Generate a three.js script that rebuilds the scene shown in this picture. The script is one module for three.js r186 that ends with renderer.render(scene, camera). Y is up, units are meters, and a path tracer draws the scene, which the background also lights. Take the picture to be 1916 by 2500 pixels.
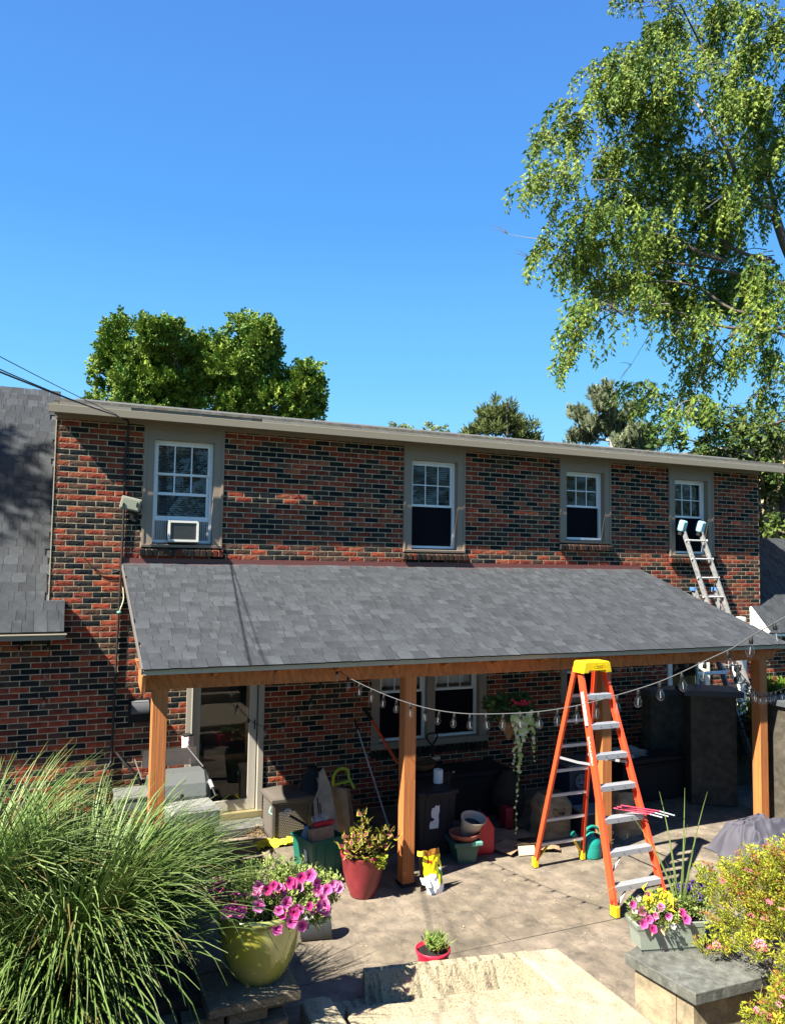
import * as THREE from 'three';
import { RoundedBoxGeometry } from 'three/addons/geometries/RoundedBoxGeometry.js';

// ---------- camera, sky, sun, exposure ----------
const scene = new THREE.Scene();
const camera = new THREE.PerspectiveCamera(67.31, 784 / 1024, 0.1, 400);
camera.rotation.order = 'YXZ';
camera.position.set(0, -0.022, 9.852);
camera.rotation.set(THREE.MathUtils.degToRad(3.856), THREE.MathUtils.degToRad(-23.486), THREE.MathUtils.degToRad(0.817));

const renderer = new THREE.WebGLRenderer({ antialias: true });
renderer.setSize(784, 1024);
renderer.toneMapping = THREE.LinearToneMapping;
renderer.toneMappingExposure = 4;
renderer.shadowMap.enabled = true;

const SUNDIR = new THREE.Vector3(-0.86, 1, 0.25).normalize();       // towards the sun
{ // clear sky: deep blue aloft, paler and slightly cyan towards the horizon
  const W = 256, H = 128, d = new Float32Array(W * H * 4);
  const stops = [[-90, .10, .13, .14], [-2, .16, .22, .26], [0, .34, .70, .94], [6, .27, .64, .94], [14, .155, .48, .90], [24, .092, .325, .77], [37, .075, .24, .66], [60, .055, .17, .52], [90, .045, .14, .44]];
  for (let j = 0; j < H; j++) {
    const el = ((j + .5) / H - .5) * 180;
    let k = 0; while (k < stops.length - 2 && el > stops[k + 1][0]) k++;
    const a = stops[k], b = stops[k + 1], t = Math.min(1, Math.max(0, (el - a[0]) / (b[0] - a[0])));
    for (let i = 0; i < W; i++) for (let c = 0; c < 4; c++) d[(j * W + i) * 4 + c] = c === 3 ? 1 : (a[c + 1] + (b[c + 1] - a[c + 1]) * t) * .33;
  }
  const t = new THREE.DataTexture(d, W, H, THREE.RGBAFormat, THREE.FloatType);
  t.mapping = THREE.EquirectangularReflectionMapping; t.magFilter = THREE.LinearFilter; t.minFilter = THREE.LinearFilter; t.needsUpdate = true;
  scene.background = t; scene.environment = t;
}
const sun = new THREE.DirectionalLight(new THREE.Color(1, .945, .85), 5);
sun.name = 'sun'; sun.position.copy(SUNDIR).multiplyScalar(30).add(new THREE.Vector3(4, -2, 2)); sun.target.position.set(4, -2, 2);
sun.castShadow = true; sun.shadow.mapSize.set(4096, 4096);
Object.assign(sun.shadow.camera, { left: -16, right: 16, top: 16, bottom: -16, near: 1, far: 80 });
scene.add(sun, sun.target);

// ---------- helpers ----------
const V = (x, y, z) => new THREE.Vector3(x, y, z), R = THREE.MathUtils.degToRad;
function rng(seed) { let s = seed | 0; return () => { s = (s + 0x6d2b79f5) | 0; let t = Math.imul(s ^ (s >>> 15), 1 | s); t = (t + Math.imul(t ^ (t >>> 7), 61 | t)) ^ t; return ((t ^ (t >>> 14)) >>> 0) / 4294967296; }; }
const lerp = (a, b, t) => a + (b - a) * t, clamp = (x, a = 0, b = 1) => Math.min(b, Math.max(a, x));
const sstep = (a, b, x) => { const t = clamp((x - a) / (b - a)); return t * t * (3 - 2 * t); };
function hash(x, y, s) { let h = Math.imul(x, 374761393) ^ Math.imul(y, 668265263) ^ Math.imul(s, 974634777); h = Math.imul(h ^ (h >>> 13), 1274126177); return ((h ^ (h >>> 16)) >>> 0) / 4294967296; }
function pn(x, y, p, s) { // periodic value noise
  const xi = Math.floor(x), yi = Math.floor(y), fx = x - xi, fy = y - yi, u = fx * fx * (3 - 2 * fx), v = fy * fy * (3 - 2 * fy), m = (a) => ((a % p) + p) % p;
  const a = hash(m(xi), m(yi), s), b = hash(m(xi + 1), m(yi), s), c = hash(m(xi), m(yi + 1), s), d = hash(m(xi + 1), m(yi + 1), s);
  return lerp(lerp(a, b, u), lerp(c, d, u), v);
}
function fbm(u, v, p, s, oct = 4, gain = .5) { let a = 0, w = 1, t = 0; for (let i = 0; i < oct; i++) { a += w * pn(u * p, v * p, p, s + i * 17); t += w; w *= gain; p *= 2; } return a / t; }
function tex(size, f, srgb = true) { // f(u, v) -> grey or [r, g, b], sRGB 0..1
  const d = new Uint8Array(size * size * 4);
  for (let j = 0; j < size; j++) for (let i = 0; i < size; i++) {
    let c = f((i + .5) / size, (j + .5) / size); if (typeof c === 'number') c = [c, c, c];
    const o = (j * size + i) * 4; for (let k = 0; k < 3; k++) d[o + k] = clamp(c[k]) * 255; d[o + 3] = 255;
  }
  const t = new THREE.DataTexture(d, size, size); t.wrapS = t.wrapT = THREE.RepeatWrapping; t.magFilter = THREE.LinearFilter; t.minFilter = THREE.LinearMipmapLinearFilter; t.generateMipmaps = true;
  if (srgb) t.colorSpace = THREE.SRGBColorSpace; t.needsUpdate = true; return t;
}
const rep = (t, x, y = x) => { const c = t.clone(); c.repeat.set(x, y); c.needsUpdate = true; return c; };
function mat(r, g, b, o = {}) { const phys = o.transmission || o.clearcoat || o.sheen || o.specularIntensity !== undefined, m = new (phys ? THREE.MeshPhysicalMaterial : THREE.MeshStandardMaterial)({ roughness: .8, side: THREE.DoubleSide, ...o }); m.color.setRGB(r, g, b); return m; }

class MB { // collects transformed geometries into one mesh
  constructor() { this.p = []; this.n = []; this.u = []; this.c = []; this.hc = false; }
  add(g, m, color) {
    const q = g.index ? g.toNonIndexed() : g, P = q.attributes.position, N = q.attributes.normal, U = q.attributes.uv, C = q.attributes.color, v = new THREE.Vector3(), nm = m ? new THREE.Matrix3().getNormalMatrix(m) : null;
    for (let i = 0; i < P.count; i++) {
      v.fromBufferAttribute(P, i); if (m) v.applyMatrix4(m); this.p.push(v.x, v.y, v.z);
      v.fromBufferAttribute(N, i); if (nm) v.applyMatrix3(nm).normalize(); this.n.push(v.x, v.y, v.z);
      this.u.push(U ? U.getX(i) : 0, U ? U.getY(i) : 0);
      if (color) { this.hc = true; C ? this.c.push(color[0] * C.getX(i), color[1] * C.getY(i), color[2] * C.getZ(i)) : this.c.push(color[0], color[1], color[2]); } else if (C) { this.hc = true; this.c.push(C.getX(i), C.getY(i), C.getZ(i)); } else this.c.push(1, 1, 1);
    }
    return this;
  }
  box(x0, x1, y0, y1, z0, z1, color) { const g = new THREE.BoxGeometry(x1 - x0, y1 - y0, z1 - z0); return this.add(g, new THREE.Matrix4().makeTranslation((x0 + x1) / 2, (y0 + y1) / 2, (z0 + z1) / 2), color); }
  tube(pts, r, rs = 6, ts) { return this.add(new THREE.TubeGeometry(new THREE.CatmullRomCurve3(pts), ts || Math.max(4, pts.length * 4), r, rs)); }
  bar(a, b, w, d = w, up = V(0, 1, 0), color) { // box from a to b
    const y = b.clone().sub(a), L = y.length(); y.normalize(); let x = new THREE.Vector3().crossVectors(y, up); if (x.lengthSq() < 1e-4) x = new THREE.Vector3().crossVectors(y, V(1, 0, 0)); x.normalize(); const z = new THREE.Vector3().crossVectors(x, y);
    return this.add(new THREE.BoxGeometry(w, L, d), new THREE.Matrix4().makeBasis(x, y, z).setPosition(a.clone().add(b).multiplyScalar(.5)), color);
  }
  geo(metric) {
    const g = new THREE.BufferGeometry();
    g.setAttribute('position', new THREE.Float32BufferAttribute(this.p, 3)); g.setAttribute('normal', new THREE.Float32BufferAttribute(this.n, 3)); g.setAttribute('uv', new THREE.Float32BufferAttribute(this.u, 2));
    if (this.hc) g.setAttribute('color', new THREE.Float32BufferAttribute(this.c, 3));
    return metric ? metricUV(g, metric === true ? 1 : metric) : g;
  }
  mesh(name, m, parent, metric) { return put(name, this.geo(metric), m, parent); }
}
function metricUV(g, s = 1, off = 0) { // uv in metres by facing direction
  const P = g.attributes.position, N = g.attributes.normal, u = new Float32Array(P.count * 2);
  for (let i = 0; i < P.count; i++) {
    const ax = Math.abs(N.getX(i)), ay = Math.abs(N.getY(i)), az = Math.abs(N.getZ(i)), x = P.getX(i), y = P.getY(i), z = P.getZ(i);
    const [a, b] = ay >= ax && ay >= az ? [x, z] : ax >= az ? [z, y] : [x, y]; u[2 * i] = a * s + off; u[2 * i + 1] = b * s + off * .37;
  }
  g.setAttribute('uv', new THREE.BufferAttribute(u, 2)); return g;
}
const taken = {};
const numbered = (n) => { const k = taken[n] = (taken[n] ?? -1) + 1; return k ? n + '_' + String(k).padStart(3, '0') : n; };
function put(name, g, m, parent = scene) { const o = new THREE.Mesh(g, m); o.name = parent === scene ? numbered(name) : name; o.castShadow = o.receiveShadow = true; parent.add(o); return o; }
function tag(o, label, category, group) { o.userData.label = label; if (category) o.userData.category = category; if (group) o.userData.group = group; return o; }
function thing(name, label, category, pos = [0, 0, 0], turn = 0, group) { const o = new THREE.Group(); o.name = numbered(name); scene.add(o); o.position.set(...pos); o.rotation.y = turn; return tag(o, label, category, group); }
function part(name, parent) { const o = new THREE.Group(); o.name = name; parent.add(o); return o; }
function struct(o) { o.userData.kind = 'structure'; return o; }
function stuff(o) { o.userData.kind = 'stuff'; return o; }
function rbox(w, h, d, r = .01, seg = 1) { return new RoundedBoxGeometry(w, h, d, seg, r); }
const T4 = (x, y, z, rx = 0, ry = 0, rz = 0, s = 1) => new THREE.Matrix4().compose(V(x, y, z), new THREE.Quaternion().setFromEuler(new THREE.Euler(rx, ry, rz, 'YXZ')), Array.isArray(s) ? V(...s) : V(s, s, s));
function lathe(pts, seg = 28) { return new THREE.LatheGeometry(pts.map(([r, y]) => new THREE.Vector2(r, y)), seg); }
function inst(name, geo, m, list, parent, colors) { const o = new THREE.InstancedMesh(geo, m, list.length); o.name = name; list.forEach((x, i) => o.setMatrixAt(i, x)); if (colors) colors.forEach((c, i) => o.setColorAt(i, c)); o.castShadow = o.receiveShadow = true; o.userData.kind = 'stuff'; parent.add(o); return o; }
function quadGeo(faces, colors) { // faces: arrays of 3 or 4 points -> flat shaded triangles, uv 0..1
  const p = [], u = [], c = [];
  faces.forEach((f, k) => { const t = f.length === 4 ? [0, 1, 2, 0, 2, 3] : [0, 1, 2], q = [[0, 0], [1, 0], [1, 1], [0, 1]]; t.forEach((i) => { p.push(...f[i]); u.push(...q[i]); if (colors) { const cc = colors[k]; const ci = Array.isArray(cc[0]) ? cc[i] : cc; c.push(...ci); } }); });
  const g = new THREE.BufferGeometry(); g.setAttribute('position', new THREE.Float32BufferAttribute(p, 3)); g.setAttribute('uv', new THREE.Float32BufferAttribute(u, 2)); if (colors) g.setAttribute('color', new THREE.Float32BufferAttribute(c, 3)); g.computeVertexNormals(); return g;
}
function gridGeo(nu, nv, f, uvf) { // smooth parametric sheet f(u, v) -> [x, y, z]
  const p = [], u = [], ix = [];
  for (let j = 0; j <= nv; j++) for (let i = 0; i <= nu; i++) { p.push(...f(i / nu, j / nv)); u.push(...(uvf ? uvf(i / nu, j / nv) : [i / nu, j / nv])); }
  for (let j = 0; j < nv; j++) for (let i = 0; i < nu; i++) { const a = j * (nu + 1) + i, b = a + nu + 1; ix.push(a, a + 1, b + 1, a, b + 1, b); }
  const g = new THREE.BufferGeometry(); g.setAttribute('position', new THREE.Float32BufferAttribute(p, 3)); g.setAttribute('uv', new THREE.Float32BufferAttribute(u, 2)); g.setIndex(ix); g.computeVertexNormals(); return g;
}

// ---------- textures and materials ----------
const Y0 = -3.32; // patio level
const X = {};
X.mottle = tex(256, (u, v) => .86 + .4 * (fbm(u, v, 6, 3, 5) - .5) + .16 * (hash(u * 256 | 0, v * 256 | 0, 9) - .5));
X.fine = tex(256, (u, v) => .5 + .9 * (fbm(u, v, 24, 5, 3, .7) - .5), false);
X.rock = tex(512, (u, v) => { const w = fbm(u, v, 4, 21, 4), a = Math.abs(Math.sin((v * 34 + 5 * w + 2.2 * fbm(u, v, 10, 33, 3)) * Math.PI)); return .25 + .45 * a + .4 * (fbm(u, v, 40, 8, 3, .7) - .5); }, false);
X.granC = tex(512, (u, v) => .66 + .5 * (hash(u * 512 | 0, v * 512 | 0, 2) - .5) + .35 * (fbm(u, v, 5, 4, 4) - .5));
X.granB = tex(512, (u, v) => .5 + .5 * (hash(u * 512 | 0, v * 512 | 0, 2) - .5) + .3 * (fbm(u, v, 60, 4, 2) - .5), false);
X.woodC = tex(512, (u, v) => { const g = fbm(u * 1, v, 3, 7, 3), s = pn(u * 70 + 5 * g, v * 3, 70, 11) * .5 + pn(u * 160 + 9 * g, v * 6, 160, 13) * .5; return .84 + .34 * (s - .5) + .2 * (fbm(u, v, 4, 19, 4) - .5); });
X.woodB = tex(512, (u, v) => { const g = fbm(u, v, 3, 7, 3); return .5 + .7 * (pn(u * 160 + 9 * g, v * 6, 160, 13) - .5); }, false);
const M = {};
M.mortar = mat(.56, .45, .28, { map: rep(X.mottle, 3), bumpMap: rep(X.fine, 6), bumpScale: .0015, roughness: .95, specularIntensity: .15 });
M.brickStuff = mat(1, 1, 1, { vertexColors: true, map: rep(X.mottle, 2.3), bumpMap: rep(X.rock, 2.4), bumpScale: .003, roughness: .95, specularIntensity: .12 });
const brickTones = [[.29, .064, .036], [.35, .078, .04], [.24, .052, .033], [.32, .098, .052], [.20, .056, .036], [.022, .023, .023], [.030, .030, .029], [.042, .038, .034], [.07, .048, .038], [.10, .058, .042], [.12, .066, .046], [.017, .021, .024]];
const toneW = [10, 9, 9, 6, 6, 9, 8, 6, 6, 7, 6, 5], toneSum = toneW.reduce((a, b) => a + b);
const pickTone = (r) => { let x = r * toneSum; for (let i = 0; i < toneW.length; i++) { x -= toneW[i]; if (x < 0) return i; } return 0; };
M.brick = brickTones.map((c) => mat(...c, { map: M.brickStuff.map, bumpMap: M.brickStuff.bumpMap, bumpScale: .003, roughness: .95, specularIntensity: .12 }));
M.taupe = mat(.25, .185, .13, { roughness: .55, bumpMap: rep(X.fine, 2), bumpScale: .001 });
M.gutter = mat(.20, .172, .12, { roughness: .45 });
M.vinyl = mat(.74, .75, .74, { roughness: .45 });
M.cream = mat(.80, .76, .64, { roughness: .6 });
M.glass = mat(1, 1, 1, { transmission: 1, roughness: .01, ior: 1.5, thickness: 0 });
M.screen = mat(.007, .007, .010, { roughness: .9, specularIntensity: .12 });
M.blind = mat(.17, .18, .175, { roughness: .6 });
M.inner = mat(.28, .26, .24);
M.blackMetal = mat(.018, .018, .018, { roughness: .55, specularIntensity: .4 });
M.black = mat(.011, .011, .011, { roughness: .6, specularIntensity: .4 });
M.cable = mat(.01, .01, .011, { roughness: .6 });
// ---------- the house ----------
const C = .0677, L0 = .2095;
const house = thing('brick_house', 'two storey brick house with low brown eaves and side wings', 'house');
const HX0 = -.06, HX1 = 11.32, HTOP = 1.70;
const wins = [ // cx, sash y0, y1
  { cx: 1.428, y0: .202, y1: 1.485, ac: true }, { cx: 4.94, y0: .208, y1: 1.465 }, { cx: 7.584, y0: .40, y1: 1.468 }, { cx: 9.766, y0: .225, y1: 1.463 }];
const openings = wins.map((w) => [w.cx - .49, w.cx + .49, w.y0 - .075, 1.66]);
openings.push([4.015, 5.81, -2.52, -.95], [1.545, 2.52, -3.24, -.92], [7.12, 8.05, -2.05, -.95], [9.2, 10.1, -2.55, -.6]);
{ // mortar body with openings
  const s = new THREE.Shape([[-7, -3.5], [15, -3.5], [15, -.9], [HX1, -.9], [HX1, HTOP], [HX0, HTOP], [HX0, -.9], [-7, -.9]].map((p) => new THREE.Vector2(...p)));
  for (const [a, b, c, d] of openings) s.holes.push(new THREE.Path([[a, c], [a, d], [b, d], [b, c]].map((p) => new THREE.Vector2(...p))));
  const g = new THREE.ExtrudeGeometry(s, { depth: .2, bevelEnabled: false }); g.translate(0, 0, -.2);
  const m = new MB().add(g);
  m.box(HX0 - .0, HX0 + .15, -.9, HTOP, -7.5, -.21).box(HX1 - .15, HX1, -3.5, HTOP, -7.5, -.21).box(-7, 15, -3.5, HTOP, -7.7, -7.5).box(-7.2, -7, -3.5, 3, -7.6, -.0).box(15, 15.2, -3.5, 3, -7.6, -.0);
  house.userData.wall = m.mesh('wall', M.mortar, house, true);
}
const wall = house.userData.wall; delete house.userData.wall;
{ new MB().box(HX0 + .16, HX1 - .16, -.55, -.45, -7.4, -.22).box(-7, 15, -3.45, -3.4, -7.4, -.22).box(HX0 + .2, HX1 - .2, 1.9, 1.95, -7.4, -.25)
    .box(3.2, 3.3, -3.4, 1.8, -7, -.25).box(6.3, 6.4, -3.4, 1.8, -7, -.25).box(-.9, 3.1, -3.3, 1.8, -3.6, -3.5).box(3.4, 11, -3.3, 1.8, -3.2, -3.1).mesh('interior', M.inner, house); }
{ // rock faced bricks: six shapes
  const shapes = [];
  for (let k = 0; k < 6; k++) {
    const nu = 7, nv = 3, w = L0 - .011, h = C - .0105, p = [], f = (i, j) => { const e = i === 0 || j === 0 || i === nu || j === nv; return [(i / nu - .5) * w, (j / nv - .5) * h, e ? .0002 + .0013 * hash(i, j, k) : .001 + .0045 * hash(i + 13 * k, j, 5 + k)]; };
    const faces = [];
    for (let j = 0; j < nv; j++) for (let i = 0; i < nu; i++) { const a = f(i, j), b = f(i + 1, j), c = f(i + 1, j + 1), d = f(i, j + 1); (i + j + k) % 2 ? faces.push([a, b, c], [a, c, d]) : faces.push([a, b, d], [b, c, d]); }
    const zb = -.016;
    for (let i = 0; i < nu; i++) { const a = f(i, 0), b = f(i + 1, 0), c = f(i, nv), d = f(i + 1, nv); faces.push([[a[0], a[1], zb], [b[0], b[1], zb], b, a], [c, d, [d[0], d[1], zb], [c[0], c[1], zb]]); }
    for (let j = 0; j < nv; j++) { const a = f(0, j), b = f(0, j + 1), c = f(nu, j), d = f(nu, j + 1); faces.push([a, b, [b[0], b[1], zb], [a[0], a[1], zb]], [[c[0], c[1], zb], [d[0], d[1], zb], d, c]); }
    shapes.push(metricUV(quadGeo(faces), 1, k * .31 + .13));
  }
  const list = [];
  for (let k = -50; k < 25; k++) {
    const y = (k + .5) * C, upper = y > -.9, x0 = upper ? HX0 : -6.9, x1 = upper ? HX1 : 14.9;
    if (y + C / 2 > HTOP) continue;
    const j0 = HX0 + (k % 2 === 0 ? .15 : .047), n0 = Math.floor((x0 - j0) / L0) - 1;
    for (let n = n0; ; n++) {
      let segs = [[Math.max(x0, j0 + n * L0), Math.min(x1, j0 + (n + 1) * L0)]]; if (segs[0][0] >= x1) break;
      for (const o of openings) if (y > o[2] - .01 && y < o[3] + .01) segs = segs.flatMap(([a, b]) => (b <= o[0] || a >= o[1] ? [[a, b]] : [[a, Math.max(a, o[0])], [Math.min(b, o[1]), b]])).filter(([a, b]) => b > a);
      for (const [a, b] of segs) if (b - a > .028) list.push({ x: (a + b) / 2, y, w: b - a, t: pickTone(hash(n + 999, k + 500, 77)), s: hash(n + 99, k + 60, 3) * 6 | 0, j: hash(n + 5, k + 90, 31) });
    }
  }
  // sunlit and shaded wall left of the porch shows its bricks largest
  const near = (b) => { if (b.y < -2.75 || b.x < -.62 || (b.x > .85 && b.y < -.9 && b.x < 2.55 && b.y > -1.1)) return 1e9; return Math.hypot(b.x, b.y * .6, 9.85) + (b.x < .1 && b.y > -.95 && b.y < -.8 ? 5 : 0); };
  const one = new Set(list.map((b) => [near(b), b]).sort((a, b) => a[0] - b[0]).slice(0, 300).map((e) => e[1])), rest = new MB();
  for (const b of list) {
    const sx = (b.w - .011) / (L0 - .011), m = T4(b.x, b.y, .0006 + .001 * (b.j - .5), (b.j - .5) * .01, (b.j - .5) * .004, (hash(b.j * 1e6 | 0, 3, 4) - .5) * .012, [sx, 1, 1]);
    if (one.has(b)) { const o = put('brick', shapes[b.s], M.brick[b.t], wall); o.applyMatrix4(m); } else { const c = brickTones[b.t], d = .85 + .3 * b.j; rest.add(shapes[b.s], m, c.map((x) => x * d)); }
  }
  stuff(rest.mesh('bricks', M.brickStuff, wall));
}
// side corner trim and returns of the brick on the right-hand end
{ const m = new MB(); const r = rng(5); for (let k = -20; k < 24; k++) { const c = brickTones[pickTone(r())]; m.box(HX1, HX1 + .008 + .006 * r(), k * C + .006, (k + 1) * C - .005, -.11 - .1 * (k & 1), -.004, c); } stuff(m.mesh('end_bricks', M.brickStuff, wall, true)); }
{ new MB().box(HX0 - .010, HX0 - .001, -.6, 1.70, -.04, .010).mesh('corner_strip', mat(.46, .40, .27), house); }

// windows
function bars(m, x0, x1, y0, y1, w, z0, z1) { m.box(x0, x0 + w, y0, y1, z0, z1).box(x1 - w, x1, y0, y1, z0, z1).box(x0 + w, x1 - w, y1 - w, y1, z0 + .001, z1 - .001).box(x0 + w, x1 - w, y0, y0 + w, z0 + .001, z1 - .001); return m; }
function pane(name, parent, x0, x1, y0, y1, z, m = M.glass) { const g = new THREE.PlaneGeometry(x1 - x0, y1 - y0); g.translate((x0 + x1) / 2, (y0 + y1) / 2, z); return put(name, g, m, parent); }
function doubleHung(w, x0, x1, y0, y1, opt = {}) {
  const ym = opt.ym ?? (y0 + y1) / 2, f = .034;
  bars(new MB(), x0, x1, y0, y1, f, -.135, -.088).mesh('frame', M.vinyl, w);
  const a = x0 + f + .002, b = x1 - f - .002;
  bars(new MB(), a, b, ym - .02, y1 - f - .002, .03, -.132, -.105).mesh('upper_sash', M.vinyl, w);
  const gx0 = a + .03, gx1 = b - .03, gy0 = ym + .01, gy1 = y1 - f - .032;
  pane('pane', w, gx0, gx1, gy0, gy1, -.118);
  if (opt.grid !== false) { const m = new MB(); for (const t of [1 / 3, 2 / 3]) { const x = lerp(gx0, gx1, t); m.box(x - .007, x + .007, gy0, gy1, -.1165, -.108); } const y = lerp(gy0, gy1, opt.gy ?? .5); if (opt.gy !== null) m.box(gx0, gx1, y - .007, y + .007, -.116, -.1085); m.mesh('muntin', M.vinyl, w); }
  const ls = opt.lift || 0, lm = new MB(); bars(lm, a, b, y0 + f + .002 + ls, ym + .015 + (opt.lift ? .02 : 0), .03, -.162, -.137); lm.mesh('lower_sash', M.vinyl, w);
  pane('pane', w, gx0, gx1, y0 + f + .03 + ls, ym - .015, -.15);
  if (opt.screen !== false) pane('insect_screen', w, a, b, y0 + f + ls, ym - .02, -.128, M.screen);
  if (opt.blind) { const m = new MB(), r = rng(opt.blind); for (let y = opt.by0 ?? ym; y < y1 - f; y += .028) m.add(new THREE.BoxGeometry(x1 - x0 - .1, .0015, .025), T4((x0 + x1) / 2, y, -.215, .6 + .1 * (r() - .5))); m.mesh('blind', M.blind, w); }
}
wins.forEach((w, i) => {
  const g = part('window', house), x0 = w.cx - .367, x1 = w.cx + .367, o0 = w.cx - .49, o1 = w.cx + .49, m = new MB();
  // brown wrapped casing, stepped
  m.box(o0, x0 + .002, w.y0 - .03, 1.66, -.14, .010).box(x1 - .002, o1, w.y0 - .03, 1.66, -.14, .010).box(x0, x1, w.y1 - .002, 1.66, -.14, .006).box(o0 - .004, o1 + .004, 1.60, 1.655, .0, .020);
  m.box(o0, o0 + .028, w.y0 - .03, 1.60, .010, .019).box(o1 - .028, o1, w.y0 - .03, 1.60, .010, .019);
  m.add(new THREE.BoxGeometry(.98, .03, .17), T4(w.cx, w.y0 - .03, -.055, .16));
  m.mesh('casing', M.taupe, g);
  const r = rng(40 + i), n = 14, sw = 1.02 / n;
  for (let k = 0; k < n; k++) { const b = put('sill_brick', i === 0 && k === 0 ? rbox(sw - .012, .084, .2, .008) : (wins.sb ??= metricUV(rbox(sw - .012, .084, .2, .008))), M.brick[[8, 9, 7, 10, 6, 8, 4][(r() * 7) | 0]], g); b.position.set(w.cx - .51 + (k + .5) * sw, w.y0 - .118 + .003 * (r() - .5), -.035 + .008 * (r() - .5)); b.rotation.x = .12; }
  new MB().add(new THREE.BoxGeometry(1.0, .07, .16), T4(w.cx, w.y0 - .118, -.045, .12)).mesh('sill_mortar', M.mortar, g, true);
  if (w.ac) { // lower sash pushed up over the air conditioner
    const f = .034; bars(new MB(), x0, x1, w.y0, w.y1, f, -.135, -.088).mesh('frame', M.vinyl, g);
    const a = x0 + f, b = x1 - f, yl = w.y0 + .305, yr = 1.065;
    bars(new MB(), a, b, yr - .012, w.y1 - f, .026, -.132, -.108).mesh('upper_sash', M.vinyl, g);
    pane('pane', g, a + .02, b - .02, yr, w.y1 - f - .02, -.12);
    bars(new MB(), a, b, yl, 1.08, .032, -.164, -.138).mesh('lower_sash', M.vinyl, g); new MB().box(a + .03, b - .03, .80, .835, -.131, -.118).box(a, b, yl - .03, yl + .03, -.131, -.105).mesh('sash_rail', M.vinyl, g);
    pane('pane', g, a + .03, b - .03, yl + .03, 1.06, -.15);
    const mm = new MB(); for (const t of [1 / 3, 2 / 3]) { const x = lerp(a + .02, b - .02, t); mm.box(x - .008, x + .008, .83, w.y1 - f - .02, -.1275, -.111); } mm.mesh('muntin', M.vinyl, g);
    const bl = new MB(); for (let y = yl + .03; y < w.y1 - f; y += .026) bl.add(new THREE.BoxGeometry(.66, .0015, .024), T4(w.cx, y, -.215, .65)); bl.mesh('blind', mat(.10, .12, .13), g);
    const ac = new MB(); for (let k = 0; k < 26; k++) { const x = lerp(a, b, (k + .5) / 26); ac.box(x - .008, x + .008, w.y0 + f, yl - .03, -.125, -.118 + .006 * (k & 1)); } ac.mesh('side_panel', mat(.42, .43, .40), g);
  } else doubleHung(g, x0, x1, w.y0, w.y1, { ym: [0, .825, .93, .845][i], blind: i === 2 ? 0 : 7 + i, by0: i === 1 ? .9 : 1.15 });
});
{ // double window under the porch
  const g = part('window', house), m = new MB();
  m.box(4.015, 4.13, -2.49, -.95, -.14, .008).box(5.695, 5.81, -2.49, -.95, -.14, .008).box(4.86, 4.975, -2.49, -.95, -.14, .006).box(4.0, 5.83, -2.55, -2.47, -.14, .03).mesh('casing', M.taupe, g);
  for (const [a, b] of [[4.132, 4.858], [4.977, 5.693]]) doubleHung(g, a, b, -2.468, -1.0, { ym: -1.8, gy: null });
  const c = new MB(), r = rng(9); for (const [a, b] of [[4.16, 4.84], [5.0, 5.67]]) c.add(gridGeo(40, 1, (u, v) => [lerp(a, b, u), lerp(-1.75, -1.0, v), -.26 + .018 * Math.sin(u * 46 + r())])); c.mesh('curtain', mat(.5, .5, .48), g);
  const rr = rng(77); for (let k = 0; k < 24; k++) { const b = put('sill_brick', wins.sb, M.brick[[8, 9, 7, 6, 5][(rr() * 5) | 0]], g); b.position.set(4.0 + (k + .5) * 1.83 / 24, -2.605, -.04); b.rotation.x = .1; }
}
{ const g = part('window', house), m = new MB(); m.box(7.12, 7.225, -2.05, -.95, -.14, .008).box(7.945, 8.05, -2.05, -.95, -.14, .008).box(7.1, 8.07, -2.1, -2.03, -.14, .03).mesh('casing', M.taupe, g); doubleHung(g, 7.227, 7.943, -2.03, -1.0, { ym: -1.66, gy: null }); }
{ // glazed storm door, low step
  const d = part('door', house), m = new MB();
  m.box(1.545, 1.612, -3.24, -.92, -.14, .02).box(2.455, 2.52, -3.24, -.92, -.14, .02).box(1.6, 2.47, -.99, -.92, -.14, .02).mesh('door_frame', mat(.30, .27, .22, { roughness: .5 }), d);
  m.p.length = 0; const s = new MB(); bars(s, 1.63, 2.44, -3.16, -1.0, .095, -.085, -.045); s.box(1.72, 2.35, -3.16, -3.03, -.083, -.047); s.mesh('door_leaf', mat(.36, .335, .28, { roughness: .45 }), d);
  pane('pane', d, 1.72, 2.35, -3.03, -1.09, -.065);
  new MB().box(1.545, 2.52, -3.245, -3.165, -.14, .05).mesh('threshold', mat(.40, .34, .18, { roughness: .4, metalness: .6 }), d);
  new MB().box(1.6, 1.628, -3.16, -1, -.075, -.052).mesh('weather_strip', M.black, d);
  new MB().add(new THREE.CylinderGeometry(.008, .008, .12, 8), T4(2.41, -2.1, -.02)).mesh('handle', M.blackMetal, d);
}
{ const d = part('side_door', house); new MB().box(9.2, 9.29, -2.55, -.6, -.14, .03).box(10.0, 10.1, -2.55, -.6, -.14, .03).mesh('door_frame', M.cream, d); pane('pane', d, 9.29, 10.0, -2.5, -1.4, -.06); }
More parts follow.
